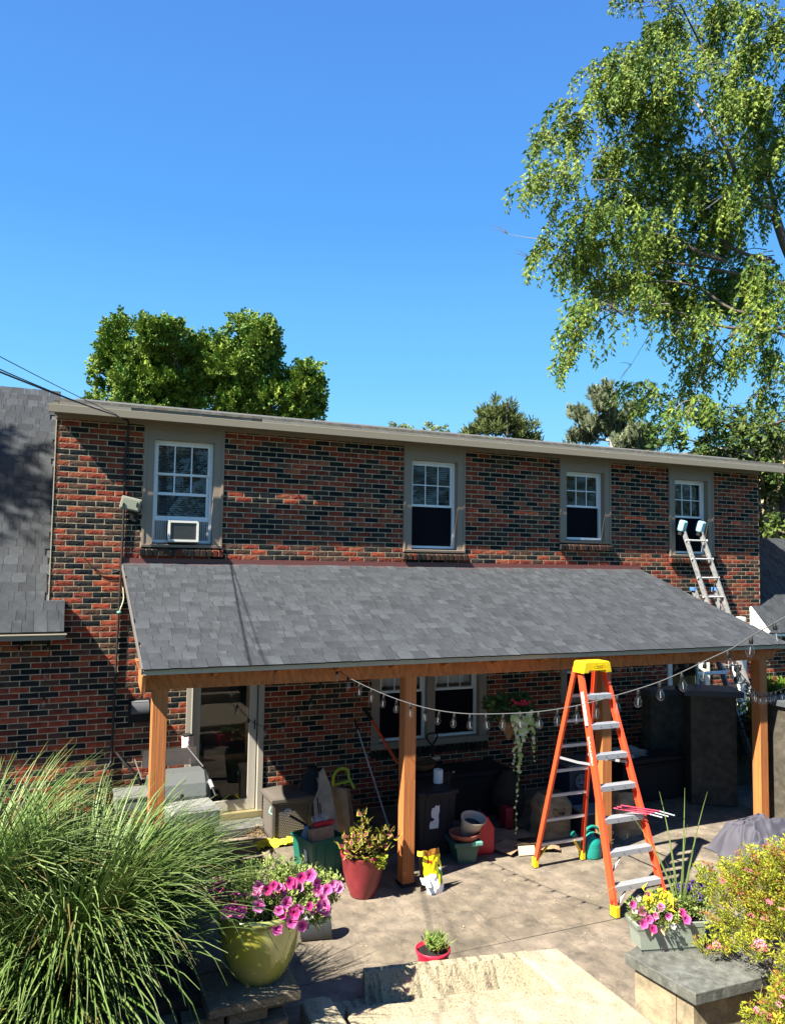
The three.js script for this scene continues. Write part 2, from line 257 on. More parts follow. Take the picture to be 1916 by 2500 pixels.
// eaves of the main block
{
  const e = part('eaves', house), zg = .235;
  new MB().box(HX0 - .02, HX1 + .02, 1.645, 1.715, .0, .026).box(HX0 - .02, HX1 + .02, 1.69, 1.70, .026, .042).mesh('frieze_board', M.taupe, e);
  const so = new MB(); for (let k = 0; k < 114; k++) so.box(HX0 - .05 + k * .1, HX0 - .05 + k * .1 + .092, 1.716, 1.722 + .002 * (k & 1), .0, zg - .03); so.mesh('soffit', M.taupe, e);
  new MB().box(HX0 - .05, HX1 + .35, 1.714, 1.80, zg - .05, zg - .03).mesh('fascia', M.gutter, e);
  // roof: low slope slab with a ragged shingle edge; its drip edge laps the gutter except where the gutter sags away
  const rs = new MB(), r = rng(12);
  rs.add(new THREE.BoxGeometry(HX1 - HX0 + .45, .02, 8.3), T4((HX0 + HX1) / 2 + .18, 2.245, -3.955, .105));
  rs.add(new THREE.BoxGeometry(HX1 - HX0 + .45, .02, 4), T4((HX0 + HX1) / 2 + .18, 2.45, -9.9, -.105)); rs.mesh('roof_deck', mat(.06, .06, .062), e);
  const sh = new MB(); for (let x = HX0 + .0; x < HX1 + .38;) { const w = .12 + .2 * r(); for (let q = 0; q < 2; q++) sh.box(x, x + w - .004, 1.802 + q * .022 + .004 * r(), 1.822 + q * .022, zg - .35 - q * .02, zg - .004 + .008 * r() - q * .03, [.26 + .08 * r(), .24 + .08 * r(), .19 + .06 * r()]); x += w; } sh.mesh('shingle_edge', mat(1, 1, 1, { vertexColors: true, map: rep(X.granC, 2.5) }), e, true);
  const dr = new MB(); dr.box(HX0 + .0, HX1 + .38, 1.775, 1.801, zg - .03, zg - .018); dr.box(2.35, HX1 + .36, 1.752, 1.80, zg - .017, zg + .012); dr.box(HX0 + .02, .75, 1.752, 1.80, zg - .017, zg + .010); dr.mesh('drip_edge', mat(.20, .185, .15, { roughness: .5 }), e);
  const pts = [[0, .085], [0, 0], [.075, 0], [.088, .02], [.088, .035], [.112, .058], [.118, .085], [.106, .085]], prof = new THREE.Shape(), outer = pts, inner = pts.slice().reverse().map(([a, b]) => [a * .965 + .002, b + .0035]);
  [...outer, ...inner].forEach(([a, b], i) => (i ? prof.lineTo(a, b) : prof.moveTo(a, b)));
  const gx0 = HX0 - .09, gx1 = HX1 + .52, gg = new THREE.ExtrudeGeometry(prof, { depth: gx1 - gx0, bevelEnabled: false }); gg.rotateY(-Math.PI / 2); gg.rotateY(Math.PI); gg.scale(1, 1, 1);
  gg.computeBoundingBox(); const bb = gg.boundingBox; gg.translate(gx0 - bb.min.x, 1.655, zg + .012 - bb.min.z);
  const gm = new MB().add(gg); gm.add(new THREE.BoxGeometry(.003, .085, .11), T4(gx0 + .002, 1.698, zg + .068)).add(new THREE.BoxGeometry(.003, .085, .11), T4(gx1 - .002, 1.698, zg + .068)); gm.mesh('gutter', M.gutter, e);
  const st = new MB(); for (let x = .3; x < 11.6; x += .62) st.box(x, x + .012, 1.738, 1.746, zg - .02, zg + .125); st.mesh('gutter_strap', M.vinyl, e);
}
// side wings: steep shingle roofs
M.shingle = mat(1, 1, 1, { vertexColors: true, map: rep(X.granC, 2.2), bumpMap: rep(X.granB, 2.2), bumpScale: .002, roughness: .95 });
const shGeo = {};
function shingleGeo(w) { const k = Math.round(w * 100); if (!shGeo[k]) { const g = metricUV(new THREE.BoxGeometry(k / 100 - .004, .013, .16).toNonIndexed(), 1, k * .17), n = g.attributes.normal, c = []; for (let i = 0; i < n.count; i++) { const v = n.getZ(i) > .5 || Math.abs(n.getX(i)) > .5 ? .12 : 1; c.push(v, v, v); } g.setAttribute('color', new THREE.Float32BufferAttribute(c, 3)); shGeo[k] = g; } // cut edges are bare asphalt
  return shGeo[k]; }
const shTones = [[.070, .080, .091], [.060, .069, .079], [.078, .089, .10], [.092, .104, .115], [.054, .062, .071], [.073, .083, .093]];
M.shTone = shTones.map((c) => mat(...c, { vertexColors: true, map: rep(X.granC, 2.2), bumpMap: rep(X.granB, 2.2), bumpScale: .002, roughness: .95 }));
// rows of tabs on a plane: origin at the eave left corner, right along x, up the slope (0, sy, sz)
function shingleRoof(parent, x0, x1, eave, slopeLen, sy, sz, seed, single, cap, tone = 1, clip) {
  const r = rng(seed), rest = new MB(), E = .143, rows = Math.ceil(slopeLen / E), up = V(0, sy, sz).normalize(), nrm = V(1, 0, 0).cross(up); if (nrm.y < 0) nrm.negate();
  let made = 0; const zAxis = up.clone().negate();
  for (let k = 0; k < rows; k++) {
    let x = x0 - .2 * r();
    while (x < x1) {
      const w = Math.round((.06 + .13 * r()) * 50) / 50, a = Math.max(x, x0), b = Math.min(x + w, x1); x += w; if (b - a < .03) continue;
      const cx = (a + b) / 2, t = (r() * 6) | 0, thick = r() > .55 ? .003 : 0, s = E * (k + .5) + .006;
      const c = V(cx, eave[0], eave[1]).addScaledVector(up, s).addScaledVector(nrm, .012 + thick);
      if (clip && clip(c)) continue;
      const mm = new THREE.Matrix4().makeBasis(V((b - a) / w, 0, 0), nrm, zAxis).multiply(new THREE.Matrix4().makeRotationX(.072)).setPosition(c);
      if (made < cap && single(cx, k)) { const o = put('shingle', shingleGeo(w), M.shTone[t], parent); o.applyMatrix4(mm); made++; } else { const q = shTones[t], d = tone * (.92 + .16 * r()); rest.add(shingleGeo(w), mm, q.map((v) => v * d)); }
    }
  }
  stuff(rest.mesh('shingles', M.shingle, parent)); return made;
}
{
  const P = 1.07, slope = (name, x0, x1, ye, ze, ridge, seed, single, cap) => {
    const rf = part(name, house), len = ridge * Math.hypot(1, P);
    const deck = new THREE.BoxGeometry(x1 - x0, .03, len); new MB().add(deck, new THREE.Matrix4().makeBasis(V(1, 0, 0), V(0, 1, P).normalize(), V(0, -P, 1).normalize()).setPosition(V((x0 + x1) / 2, ye + P * ridge / 2 - .012, ze - ridge / 2 - .012))).mesh('roof_deck', mat(.05, .05, .055), rf);
    new MB().add(deck, new THREE.Matrix4().makeBasis(V(1, 0, 0), V(0, 1, -P).normalize(), V(0, P, 1).normalize()).setPosition(V((x0 + x1) / 2, ye + P * ridge / 2 - .012, ze - ridge * 1.5 + .01))).mesh('back_slope', mat(.05, .05, .055), rf);
    shingleRoof(rf, x0, x1, [ye, ze], len, P, -1, seed, single, cap, .95, (c) => c.z < 0 && c.x > HX0 - .02 && c.x < HX1 + .02);
    return rf;
  };
  const l = slope('left_wing_roof', -6.5, .11, -.845, .33, 3.05, 3, (x, k) => x > -1.6, 300);
  new MB().box(-6.5, .13, -.93, -.868, .29, .36).box(-6.5, .105, -.93, -.9, .0, .29).mesh('eave_board', M.gutter, l); new MB().box(-6.5, .14, -.873, -.862, .30, .385).mesh('drip_edge', mat(.30, .265, .19, { roughness: .5 }), l);
  new MB().box(-1.5, -.66, 2.2, 2.50, -3.2, -2.8).mesh('chimney_cap', M.brickStuff, l, true);
  const rr = slope('right_wing_roof', 11.08, 15, -1.105, .385, 1.5, 8, () => false, 0);
  const side = quadGeo([[[11.07, -1.1, .0], [11.07, -1.1, .37], [11.07, -1.06, .37], [11.07, -.70, .0]]]); put('eave_return', new MB().add(side).add(side, T4(.015, 0, 0)).geo(), M.cream, rr);
  new MB().bar(V(11.075, -1.095, .385), V(11.075, -.69, .005), .02, .05).box(11.08, 15, -1.16, -1.09, .33, .37).box(11.08, 15, -1.16, -1.13, .0, .33).mesh('eave_board', M.cream, rr);
}
// ---------- porch ----------
M.wood = mat(.56, .185, .045, { map: rep(X.woodC, 2.5, .6), bumpMap: rep(X.woodB, 2.5, .6), bumpScale: .002, roughness: .7 });
M.woodB = mat(.56, .185, .045, { map: rep(X.woodC, .6, 2.5), bumpMap: rep(X.woodB, .6, 2.5), bumpScale: .002, roughness: .72 });
const porch = thing('porch', 'stained timber porch with grey shingle lean-to roof against the house', 'porch');
{
  const PX0 = .735, PX1 = 8.66, S = .333, yr = (z) => -.075 - S * z;
  const postG = metricUV(rbox(.135, 2.14, .135, .006)), zc = 2.42;
  for (const [x, l] of [[.92, 'left corner'], [3.437, 'second'], [5.968, 'third'], [8.494, 'right corner']]) {
    const p = put('post', postG, M.wood, porch); p.position.set(x, Y0 + 1.07, zc); if (l) p.userData.label = `orange stained square porch post, ${l} one`;
    const a = metricUV(rbox(.165, .03, .165, .004)), b = put('post_base', a, M.blackMetal, p); b.position.y = -1.055;
  }
  const beam = new THREE.Shape([[.70, -.93], [.80, -1.195], [8.66, -1.195], [8.70, -1.15], [8.72, -.93]].map((q) => new THREE.Vector2(...q)));
  const bg = new THREE.ExtrudeGeometry(beam, { depth: .05, bevelEnabled: true, bevelSize: .004, bevelThickness: .004, bevelSegments: 1 });
  const b1 = put('beam', metricUV(bg.clone().translate(0, 0, 2.44)), M.woodB, porch), b2 = put('beam', metricUV(bg.clone().translate(0, 0, 2.34)), M.woodB, porch);
  const sx = Math.hypot(1, S);
  for (let k = 0; k < 14; k++) { // rafters with cut tails
    const x = PX0 + .05 + k * (PX1 - PX0 - .1) / 13, s = new THREE.Shape([[.03, yr(.03) - .035], [2.66, yr(2.66) - .035], [2.66, yr(2.66) - .09], [2.56, yr(2.56) - .165], [.03, yr(.03) - .165]].map((q) => new THREE.Vector2(...q)));
    const g = new THREE.ExtrudeGeometry(s, { depth: .042, bevelEnabled: false }); g.rotateY(-Math.PI / 2); g.translate(x + .021, 0, 0); put('rafter', metricUV(g), M.woodB, porch);
  }
  const deckM = new THREE.Matrix4().makeBasis(V(1, 0, 0), V(0, 1, S).normalize(), V(0, -S, 1).normalize());
  new MB().add(new THREE.BoxGeometry(PX1 - PX0 - .02, .02, 2.72 * sx - .03), deckM.clone().setPosition(V((PX0 + PX1) / 2, yr(1.36) - .022, 1.36))).mesh('roof_deck', mat(.30, .17, .09), porch, true);
  const roof = part('shingle_roof', porch);
  shingleRoof(roof, PX0, PX1, [yr(2.74) + .0, 2.74], 2.72 * sx, S, -1, 17, (x, k) => k < 16 && x < 2.8, 300);
  new MB().box(PX0, PX1, yr(2.72) - .052, yr(2.72) - .012, 2.70, 2.715).box(PX0, PX1, yr(2.72) - .014, yr(2.72) - .004, 2.66, 2.735).mesh('drip_edge', mat(.34, .315, .235, { roughness: .5 }), porch);
  const rk = new MB(); for (const x of [PX0 - .012, PX1]) rk.add(new THREE.BoxGeometry(.012, .06, 2.72 * sx), deckM.clone().setPosition(V(x + .006, yr(1.36) - .02, 1.36))); rk.mesh('rake_edge', mat(.10, .09, .08), porch);
  const fl = new MB(); fl.box(PX0 - .04, PX1 - .0, -.10, .005, .004, .014); fl.add(new THREE.BoxGeometry(PX1 - PX0, .006, .06), deckM.clone().setPosition(V((PX0 + PX1) / 2, yr(.03) + .018, .035))); fl.mesh('flashing', mat(.13, .042, .034, { roughness: .6 }), porch);
  // braces at the ends of the beam
  new MB().add(metricUV(rbox(.04, .16, .3, .005)), T4(.75, -1.09, 2.53, .2)).mesh('end_block', M.woodB, porch);
}
// ---------- ground, patio, stairs, walls ----------
X.patioC = tex(512, (u, v) => { const a = fbm(u, v, 4, 51, 5), b = fbm(u, v, 14, 57, 4), s = hash(u * 512 | 0, v * 512 | 0, 6), k = .72 + .22 * (a - .5) + .34 * (b - .5) + .14 * (s - .5); const vein = 1 - .11 * sstep(.05, 0, Math.abs(fbm(u, v, 6, 81, 5) - .5)) - .10 * sstep(.03, 0, Math.abs(fbm(u, v, 11, 83, 4) - .5)); return [k * vein, k * vein * .95 + .01, k * vein * .885 + .012 + .05 * (a - .5)]; });
X.patioB = tex(512, (u, v) => { const a = fbm(u, v, 5, 51, 5), r = Math.abs(fbm(u, v, 7, 63, 5) - .5) * 2; return .35 + .5 * a + .35 * Math.min(1, r * 4) * .6; }, false);
X.concC = tex(512, (u, v) => { const a = fbm(u, v, 6, 71, 5), s = hash(u * 512 | 0, v * 512 | 0, 8), b = fbm(u, v, 90, 73, 2); const dark = sstep(.60, .78, b) * .20 + sstep(.93, .99, s) * .12; const k = .86 + .24 * (a - .5) - dark + .10 * (s - .5); return [k, k * .955, k * .86]; });
X.concB = tex(512, (u, v) => .5 + .8 * (fbm(u, v, 70, 73, 3, .7) - .5), false);
M.patio = mat(.285, .25, .205, { map: rep(X.patioC, .55), bumpMap: rep(X.patioB, .55), bumpScale: .02, roughness: .85 });
M.conc = mat(.43, .395, .33, { map: rep(X.concC, 1.6), bumpMap: rep(X.concB, 1.6), bumpScale: .006, roughness: .92 });
X.concOldC = tex(512, (u, v) => { const a = fbm(u, v, 5, 171, 5), st = fbm(u * 3, v * .6, 8, 173, 3), b = fbm(u, v, 70, 73, 2), k = .84 + .2 * (a - .5) - .26 * sstep(.5, .72, st) * sstep(.35, .6, a) - .16 * sstep(.58, .75, b); return [k, k * .955, k * .84]; });
M.concOld = mat(.43, .395, .33, { map: rep(X.concOldC, 1.1), bumpMap: rep(X.concB, 1.6), bumpScale: .01, roughness: .95 });
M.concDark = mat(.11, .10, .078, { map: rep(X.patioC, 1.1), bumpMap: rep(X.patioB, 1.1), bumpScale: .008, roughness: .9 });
M.blue = mat(.19, .21, .205, { map: rep(X.patioC, 1.7), bumpMap: rep(X.patioB, 1.7), bumpScale: .006, roughness: .75 });
M.soil = mat(.035, .026, .02, { map: rep(X.mottle, 4), bumpMap: rep(X.fine, 5), bumpScale: .03, roughness: 1 });
M.lawn = mat(.05, .085, .025, { map: rep(X.mottle, 1.5), bumpMap: rep(X.fine, 3), bumpScale: .05, roughness: 1 });
struct(put('ground', metricUV(new THREE.PlaneGeometry(700, 700).rotateX(-Math.PI / 2).translate(0, Y0 - .12, 0)), M.lawn));
{
  const patio = thing('patio', 'grey stamped concrete patio with tooled joints', undefined); struct(patio); delete patio.userData.category; delete patio.userData.label;
  const xs = [-3.6, -1.3, 1.66, 3.81, 6.3, 8.9, 12.6], zs = [0.0, 1.35, 3.86, 6.4, 8.6];
  for (let i = 0; i < xs.length - 1; i++) for (let j = 0; j < zs.length - 1; j++) { const w = xs[i + 1] - xs[i] - .008, d = zs[j + 1] - zs[j] - .008, g = rbox(w, .1, d, .004); g.translate((xs[i] + xs[i + 1]) / 2, Y0 - .05 - .001 * ((i + j) & 1), (zs[j] + zs[j + 1]) / 2); put('slab', metricUV(g), M.patio, patio); }
}

function slabPoly(name, pts, y0, y1, m, parent, bevel = .012) { // upright prism over a plan outline [x, z]
  const s = new THREE.Shape(pts.map(([x, z]) => new THREE.Vector2(x, -z))), g = new THREE.ExtrudeGeometry(s, { depth: y1 - y0 - bevel, bevelEnabled: bevel > 0, bevelSize: bevel, bevelOffset: -bevel, bevelThickness: bevel, bevelSegments: 2 });
  g.rotateX(-Math.PI / 2); g.translate(0, y0, 0); return put(name, metricUV(g), m, parent);
}
{ // landing and steps in pale exposed concrete, sunk well along the far side
  const st = struct(thing('stairs', '', '')); st.userData = { kind: 'structure' };
  const t = Y0 + .2;
  { // far wall of the well with a battered inner face
    const a = [2.285, 4.152], b = [3.60, 4.394], c = [3.58, 4.462], d = [2.27, 4.222], c2 = [3.56, 4.60], d2 = [2.23, 4.355], q = new MB(), P = ([x, z], y) => [x, y, z], n = 24, lo = Y0 - .03, e = .014;
    const jag = (i) => .006 * (hash(i, 4, 4) - .5);
    for (let i = 0; i < n; i++) { const L = (p, r, u) => [lerp(p[0], r[0], u), lerp(p[1], r[1], u)], u = i / n, v = (i + 1) / n, A = L(a, b, u), B = L(a, b, v), D = L(d, c, u), C = L(d, c, v), D2 = L(d2, c2, u), C2 = L(d2, c2, v), y0 = t + jag(i), y1 = t + jag(i + 1);
      q.add(quadGeo([[P(A, y0 - e), P(B, y1 - e), P([B[0], B[1] + e], y1), P([A[0], A[1] + e], y0)], [P([A[0], A[1] + e], y0), P([B[0], B[1] + e], y1), P([C[0], C[1] - e], y1), P([D[0], D[1] - e], y0)], [P([D[0], D[1] - e], y0), P([C[0], C[1] - e], y1), P(C, y1 - e), P(D, y0 - e)], [P(D, y0 - e), P(C, y1 - e), P(C2, lo), P(D2, lo)], [P(A, y0 - e), P(A, lo), P(B, lo), P(B, y1 - e)]])); }
    q.add(quadGeo([[P(a, t - e), P(d, t - e), P(d2, lo), P(a, lo)]])); q.mesh('low_wall', M.concOld, st, true);
  }
  slabPoly('landing', [[3.508, 4.384], [3.872, 4.444], [3.866, 7.2], [.2, 7.2], [1.95, 5.0], [1.99, 4.825], [3.508, 4.99]], Y0 - .05, t - .001, M.conc, st, .028);
  slabPoly('step', [[2.04, 4.425], [3.33, 4.708], [3.50, 4.745], [3.506, 4.988], [1.97, 4.823]], Y0 - .05, Y0 + .1, M.concOld, st, .03);
  slabPoly('well_floor', [[1.95, 4.18], [2.29, 4.24], [3.506, 4.47], [3.506, 4.74], [2.0, 4.43]], Y0 - .05, Y0 + .018, M.concOld, st, .006);
  slabPoly('low_wall', [[1.70, 4.43], [1.76, 4.40], [1.87, 4.405], [1.92, 4.45], [1.93, 5.0], [.9, 7.2], [.5, 7.2], [1.70, 5.0]], Y0 - .05, t + .002, M.conc, st, .02);
  for (let k = 0; k < 7; k++) slabPoly('step', [[.4, 7.2 + .3 * k], [3.86, 7.2 + .3 * k], [3.86, 9.4], [.4, 9.4]], Y0 + .2 + .205 * k, Y0 + .4 + .205 * k, M.conc, st, .012);
  const terrace = struct(put('terrace', metricUV(new THREE.BoxGeometry(60, 1.6, 30).translate(0, Y0 + .82, 24.4)), M.lawn));
}
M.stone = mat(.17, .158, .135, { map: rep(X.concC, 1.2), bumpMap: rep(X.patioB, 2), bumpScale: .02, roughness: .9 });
M.lime = mat(.50, .43, .30, { map: rep(X.patioC, .7), bumpMap: rep(X.patioB, 1.4), bumpScale: .006, roughness: .9 });
{ // right garden wall: limestone blocks under a thick bluestone cap
  const w = thing('garden_wall', 'pale limestone garden wall with thick grey bluestone cap under the window box', 'wall');
  slabPoly('cap', [[4.01, 5.10], [4.085, 5.72], [5.4, 5.76], [5.4, 4.95], [4.6, 4.9]], Y0 + .345, Y0 + .42, M.blue, w, .006);
  slabPoly('wall_block', [[4.05, 5.16], [4.10, 5.52], [4.6, 5.50], [4.6, 5.1]], Y0 - .02, Y0 + .344, M.lime, w, .008);
  slabPoly('wall_block', [[4.101, 5.526], [4.118, 5.665], [5.4, 5.68], [5.4, 5.526]], Y0 - .02, Y0 + .344, M.lime, w, .008);
  struct(slabPoly('garden_bed', [[4.65, 4.98], [5.6, 4.8], [7.2, 4.4], [8.5, 3.3], [9.3, 2.7], [14, 2.7], [14, 9], [5.1, 9], [4.95, 5.9], [5.35, 5.78], [5.3, 5.0]], Y0 - .1, Y0 + .36, M.soil, scene, .02));
}
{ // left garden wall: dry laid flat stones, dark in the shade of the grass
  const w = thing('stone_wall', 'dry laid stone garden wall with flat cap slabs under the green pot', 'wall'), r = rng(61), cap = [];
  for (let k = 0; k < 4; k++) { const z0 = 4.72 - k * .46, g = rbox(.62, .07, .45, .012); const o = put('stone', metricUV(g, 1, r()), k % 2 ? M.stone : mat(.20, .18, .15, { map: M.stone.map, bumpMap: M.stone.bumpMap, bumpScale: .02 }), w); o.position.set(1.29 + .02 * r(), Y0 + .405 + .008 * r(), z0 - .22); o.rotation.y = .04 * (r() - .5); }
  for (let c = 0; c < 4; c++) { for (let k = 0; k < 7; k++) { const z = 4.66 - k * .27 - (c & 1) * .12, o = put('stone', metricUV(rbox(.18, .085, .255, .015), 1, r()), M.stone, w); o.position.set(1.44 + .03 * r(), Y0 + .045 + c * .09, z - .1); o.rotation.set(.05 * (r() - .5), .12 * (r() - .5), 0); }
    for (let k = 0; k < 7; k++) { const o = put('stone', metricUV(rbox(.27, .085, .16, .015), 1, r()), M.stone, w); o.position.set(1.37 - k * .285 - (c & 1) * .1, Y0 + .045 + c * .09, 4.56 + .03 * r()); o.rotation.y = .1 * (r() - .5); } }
  struct(slabPoly('garden_bed', [[-9, .6], [-.2, 1.7], [.7, 2.3], [1.2, 2.9], [1.36, 3.1], [1.36, 4.55], [.9, 4.5], [-.6, 4.6], [-.8, 8.5], [-9, 8.5]], Y0 - .1, Y0 + .43, M.soil, scene, .02));
  struct(slabPoly('garden_soil', [[-.8, 4.6], [1.5, 4.68], [1.55, 5.2], [.3, 7.2], [.3, 8.5], [-.8, 8.5]], Y0 - .1, Y0 + .12, M.soil, scene, .02));
}
// ---------- plants ----------
const leafM = (r, g, b, tr = .3, o = {}) => mat(r, g, b, { transmission: tr, thickness: 0, roughness: .9, specularIntensity: .35, ...o });
function leafPts(len, w, fold = .25, droop = .2) { // 4 triangles: a folded, slightly curled blade along +y
  const m = [0, len * .45, droop * len * .1], t = [0, len, -droop * len * .5], l = [-w / 2, len * .42, fold * w], r = [w / 2, len * .42, fold * w], o = [0, 0, 0];
  return [[o, r, m], [o, m, l], [m, r, t], [m, t, l]];
}
function leafGeo(len, w, fold, droop, c) { const f = leafPts(len, w, fold, droop); return quadGeo(f, c ? f.map(() => c) : undefined); }
function sprayGeo(n, L, len, w, seed, spread = 1.1) { // a twig along +y with alternate leaves
  const r = rng(seed), b = new MB(), g = leafGeo(len, w, .25, .4);
  for (let i = 0; i < n; i++) { const t = (i + .6) / n, side = i & 1 ? 1 : -1, s = .75 + .5 * r(); b.add(g, T4(side * .01, t * L, .02 * (r() - .5), .5 * (r() - .5) + .3, 2.2 * (r() - .5), -side * (spread * (.6 + .6 * r())), s)); }
  b.add(new THREE.CylinderGeometry(.0015, .004, L, 3, 1).translate(0, L / 2, 0)); return b.geo();
}
function taper(b, pts, r0, r1, rad = 7, color) { // tapered limb through points
  const c = new THREE.CatmullRomCurve3(pts), n = Math.max(6, pts.length * 4), g = new THREE.TubeGeometry(c, n, 1, rad), P = g.attributes.position, v = new THREE.Vector3(), q = new THREE.Vector3();
  for (let i = 0; i < P.count; i++) { const t = Math.floor(i / (rad + 1)) / n; c.getPointAt(t, q); v.fromBufferAttribute(P, i).sub(q).multiplyScalar(lerp(r0, r1, t)).add(q); P.setXYZ(i, v.x, v.y, v.z); }
  b.add(g, null, color); return b;
}
const UP = V(0, 1, 0);
function aim(pos, dir, roll, s) { const q = new THREE.Quaternion().setFromUnitVectors(UP, dir.normalize()), k = new THREE.Quaternion().setFromAxisAngle(UP, roll); return new THREE.Matrix4().compose(pos, q.multiply(k), V(s, s, s)); }
function fillClusters(cl, per, seed, dirFn, depth = 1, sMin = .8, sMax = 1.25) { // sprays through ellipsoids, denser towards their skins
  const r = rng(seed), out = [];
  for (const [x, y, z, rx, ry] of cl) {
    const n = Math.max(6, Math.round(per * rx * ry)), rz = (rx + ry) * .5 * depth;
    for (let i = 0; i < n; i++) {
      const d = V(r() - .5, r() - .5, r() - .5).normalize(), q = Math.pow(r(), .45), pos = V(x + d.x * rx * q, y + d.y * ry * q, z + d.z * rz * q);
      out.push(aim(pos, dirFn(d, r, q), r() * 6.3, lerp(sMin, sMax, r())));
    }
  }
  return out;
}
function subdiv(cl, n, k, seed, flat = 1) { const r = rng(seed), o = []; for (const [x, y, z, rx, ry] of cl) { const m = Math.max(3, Math.round(n * Math.min(1.6, .5 + rx))); for (let i = 0; i < m; i++) { const d = V(r() - .5, r() - .5, r() - .5).normalize(), q = .45 + .6 * r(), s = k * (.7 + .6 * r()); o.push([x + d.x * rx * q, y + d.y * ry * q, z + d.z * rx * q * .9, rx * s, ry * s * flat]); } } return o; }
const tones = (n, seed, a, b) => { const r = rng(seed), o = []; for (let i = 0; i < n; i++) { const t = r(), k = .8 + .4 * r(); o.push(new THREE.Color().setRGB(lerp(a[0], b[0], t) * k, lerp(a[1], b[1], t) * k, lerp(a[2], b[2], t) * k)); } return o; };
M.bark = mat(.16, .13, .105, { map: rep(X.woodC, 2, .5), bumpMap: rep(X.patioB, 4), bumpScale: .02, roughness: 1 });
M.barkPale = mat(.38, .335, .29, { map: rep(X.woodC, 2, .5), bumpMap: rep(X.patioB, 4), bumpScale: .01, roughness: 1 });
const elmC = [[11.50,11.98,-2.61,0.89,0.54], [13.25,12.37,-2.68,1.03,0.75], [12.84,10.90,-0.92,0.59,0.84], [10.77,10.79,-2.69,0.61,0.44], [11.46,10.28,-1.98,0.86,0.60], [12.46,9.87,-1.42,0.93,0.76], [13.47,9.35,-1.29,0.52,0.95], [10.34,10.46,-3.03,0.44,0.25], [10.74,9.79,-3.05,0.98,0.40], [10.15,9.72,-3.71,0.59,0.35], [11.77,9.49,-2.68,0.98,0.54], [13.30,9.34,-2.78,1.02,0.65], [9.09,8.92,-3.28,0.24,0.16], [11.41,9.38,-4.15,0.77,0.43], [9.14,7.79,-2.84,0.63,0.35], [12.11,8.65,-3.31,1.11,0.65], [13.06,7.90,-2.23,0.98,0.72], [14.26,8.27,-2.09,0.46,0.82], [9.73,7.17,-2.95,0.73,0.43], [10.82,7.08,-2.65,0.95,0.52], [13.09,7.51,-3.34,1.14,0.66], [14.76,7.23,-3.11,0.87,0.78], [9.71,6.67,-3.49,0.42,0.51], [11.12,6.52,-3.96,0.84,0.51], [12.57,6.72,-3.84,1.05,0.57], [13.85,6.37,-3.36,1.06,0.77], [13.25,5.30,-1.40,0.51,0.76], [10.15,5.22,-2.62,0.55,0.24], [9.91,4.89,-3.12,0.36,0.31], [10.84,4.88,-4.73,0.27,0.43], [11.02,5.28,-2.41,0.55,0.34], [12.52,5.13,-2.68,0.58,0.49], [14.04,4.79,-3.57,0.37,0.63], [13.97,4.78,-2.40,0.50,0.45], [14.76,4.25,-2.54,0.26,0.56], [11.32,3.75,-3.01,0.25,0.16], [12.46,3.70,-3.57,0.51,0.30], [13.37,4.22,-3.55,0.38,0.48], [11.88,3.22,-1.96,0.50,0.25], [15.00,3.54,-2.66,0.38,0.66], [15.50,5.41,-2.98,0.39,0.68]];
const mapleC = [[1.93,6.81,-15.96,0.77,0.87], [2.77,6.87,-14.51,0.70,0.64], [1.38,5.81,-16.57,0.60,0.51], [2.47,5.50,-15.82,1.19,0.79], [3.76,6.37,-15.16,0.86,0.77], [4.82,6.13,-14.48,0.98,0.98], [5.32,6.90,-13.87,0.65,0.75], [6.18,6.59,-14.61,0.65,0.81], [6.40,5.16,-13.78,0.91,0.78], [7.01,5.67,-13.39,0.59,0.59], [7.42,5.00,-14.19,0.51,0.54], [3.97,5.30,-15.43,1.20,0.80], [1.00,4.80,-15.72,0.36,0.36], [5.45,4.92,-14.77,1.07,0.67], [2.32,4.59,-15.29,0.90,0.52], [1.72,7.72,-16.90,0.25,0.27], [5.38,7.96,-15.47,0.22,0.30], [6.00,7.57,-14.29,0.21,0.29], [2.60,7.91,-16.66,0.19,0.19]];
const farC = [[10.87,4.67,-14.64,0.37,0.17], [12.06,4.69,-14.30,0.49,0.14]];
const spruceC = [[12.51,4.64,-11.00,0.55,0.58], [11.72,4.03,-11.03,0.46,0.28], [13.25,4.20,-10.72,0.58,0.42], [13.62,3.91,-10.36,0.28,0.18], [12.73,4.35,-10.70,0.77,0.51]];
const pineC = [[16.60,5.42,-10.58,0.52,0.55], [16.62,4.80,-11.47,0.68,0.68], [17.13,4.54,-10.40,0.79,0.68], [16.14,4.17,-11.79,0.28,0.31], [17.95,3.98,-10.45,0.58,0.36]];
const underC = [[14.35,1.88,-2.43,0.42,0.55], [13.99,0.93,-1.92,0.35,0.48], [14.48,0.16,-2.40,0.33,0.54], [13.87,-0.53,-1.70,0.26,0.51], [13.40,2.20,-1.79,0.26,0.26], [12.61,3.37,-2.68,0.62,0.34], [12.09,2.86,-2.86,0.58,0.32], [12.96,2.81,-2.34,0.75,0.42], [13.59,2.93,-1.95,0.52,0.44], [12.92,2.40,-2.66,0.80,0.25], [13.96,2.39,-1.96,0.44,0.44], [13.57,3.37,-2.45,0.54,0.32]];
const bushC = [[9.25,-1.90,2.00,0.22,0.21], [9.60,-2.36,1.82,0.16,0.35], [9.51,-1.81,1.97,0.17,0.23], [9.32,-2.10,1.74,0.09,0.15]];
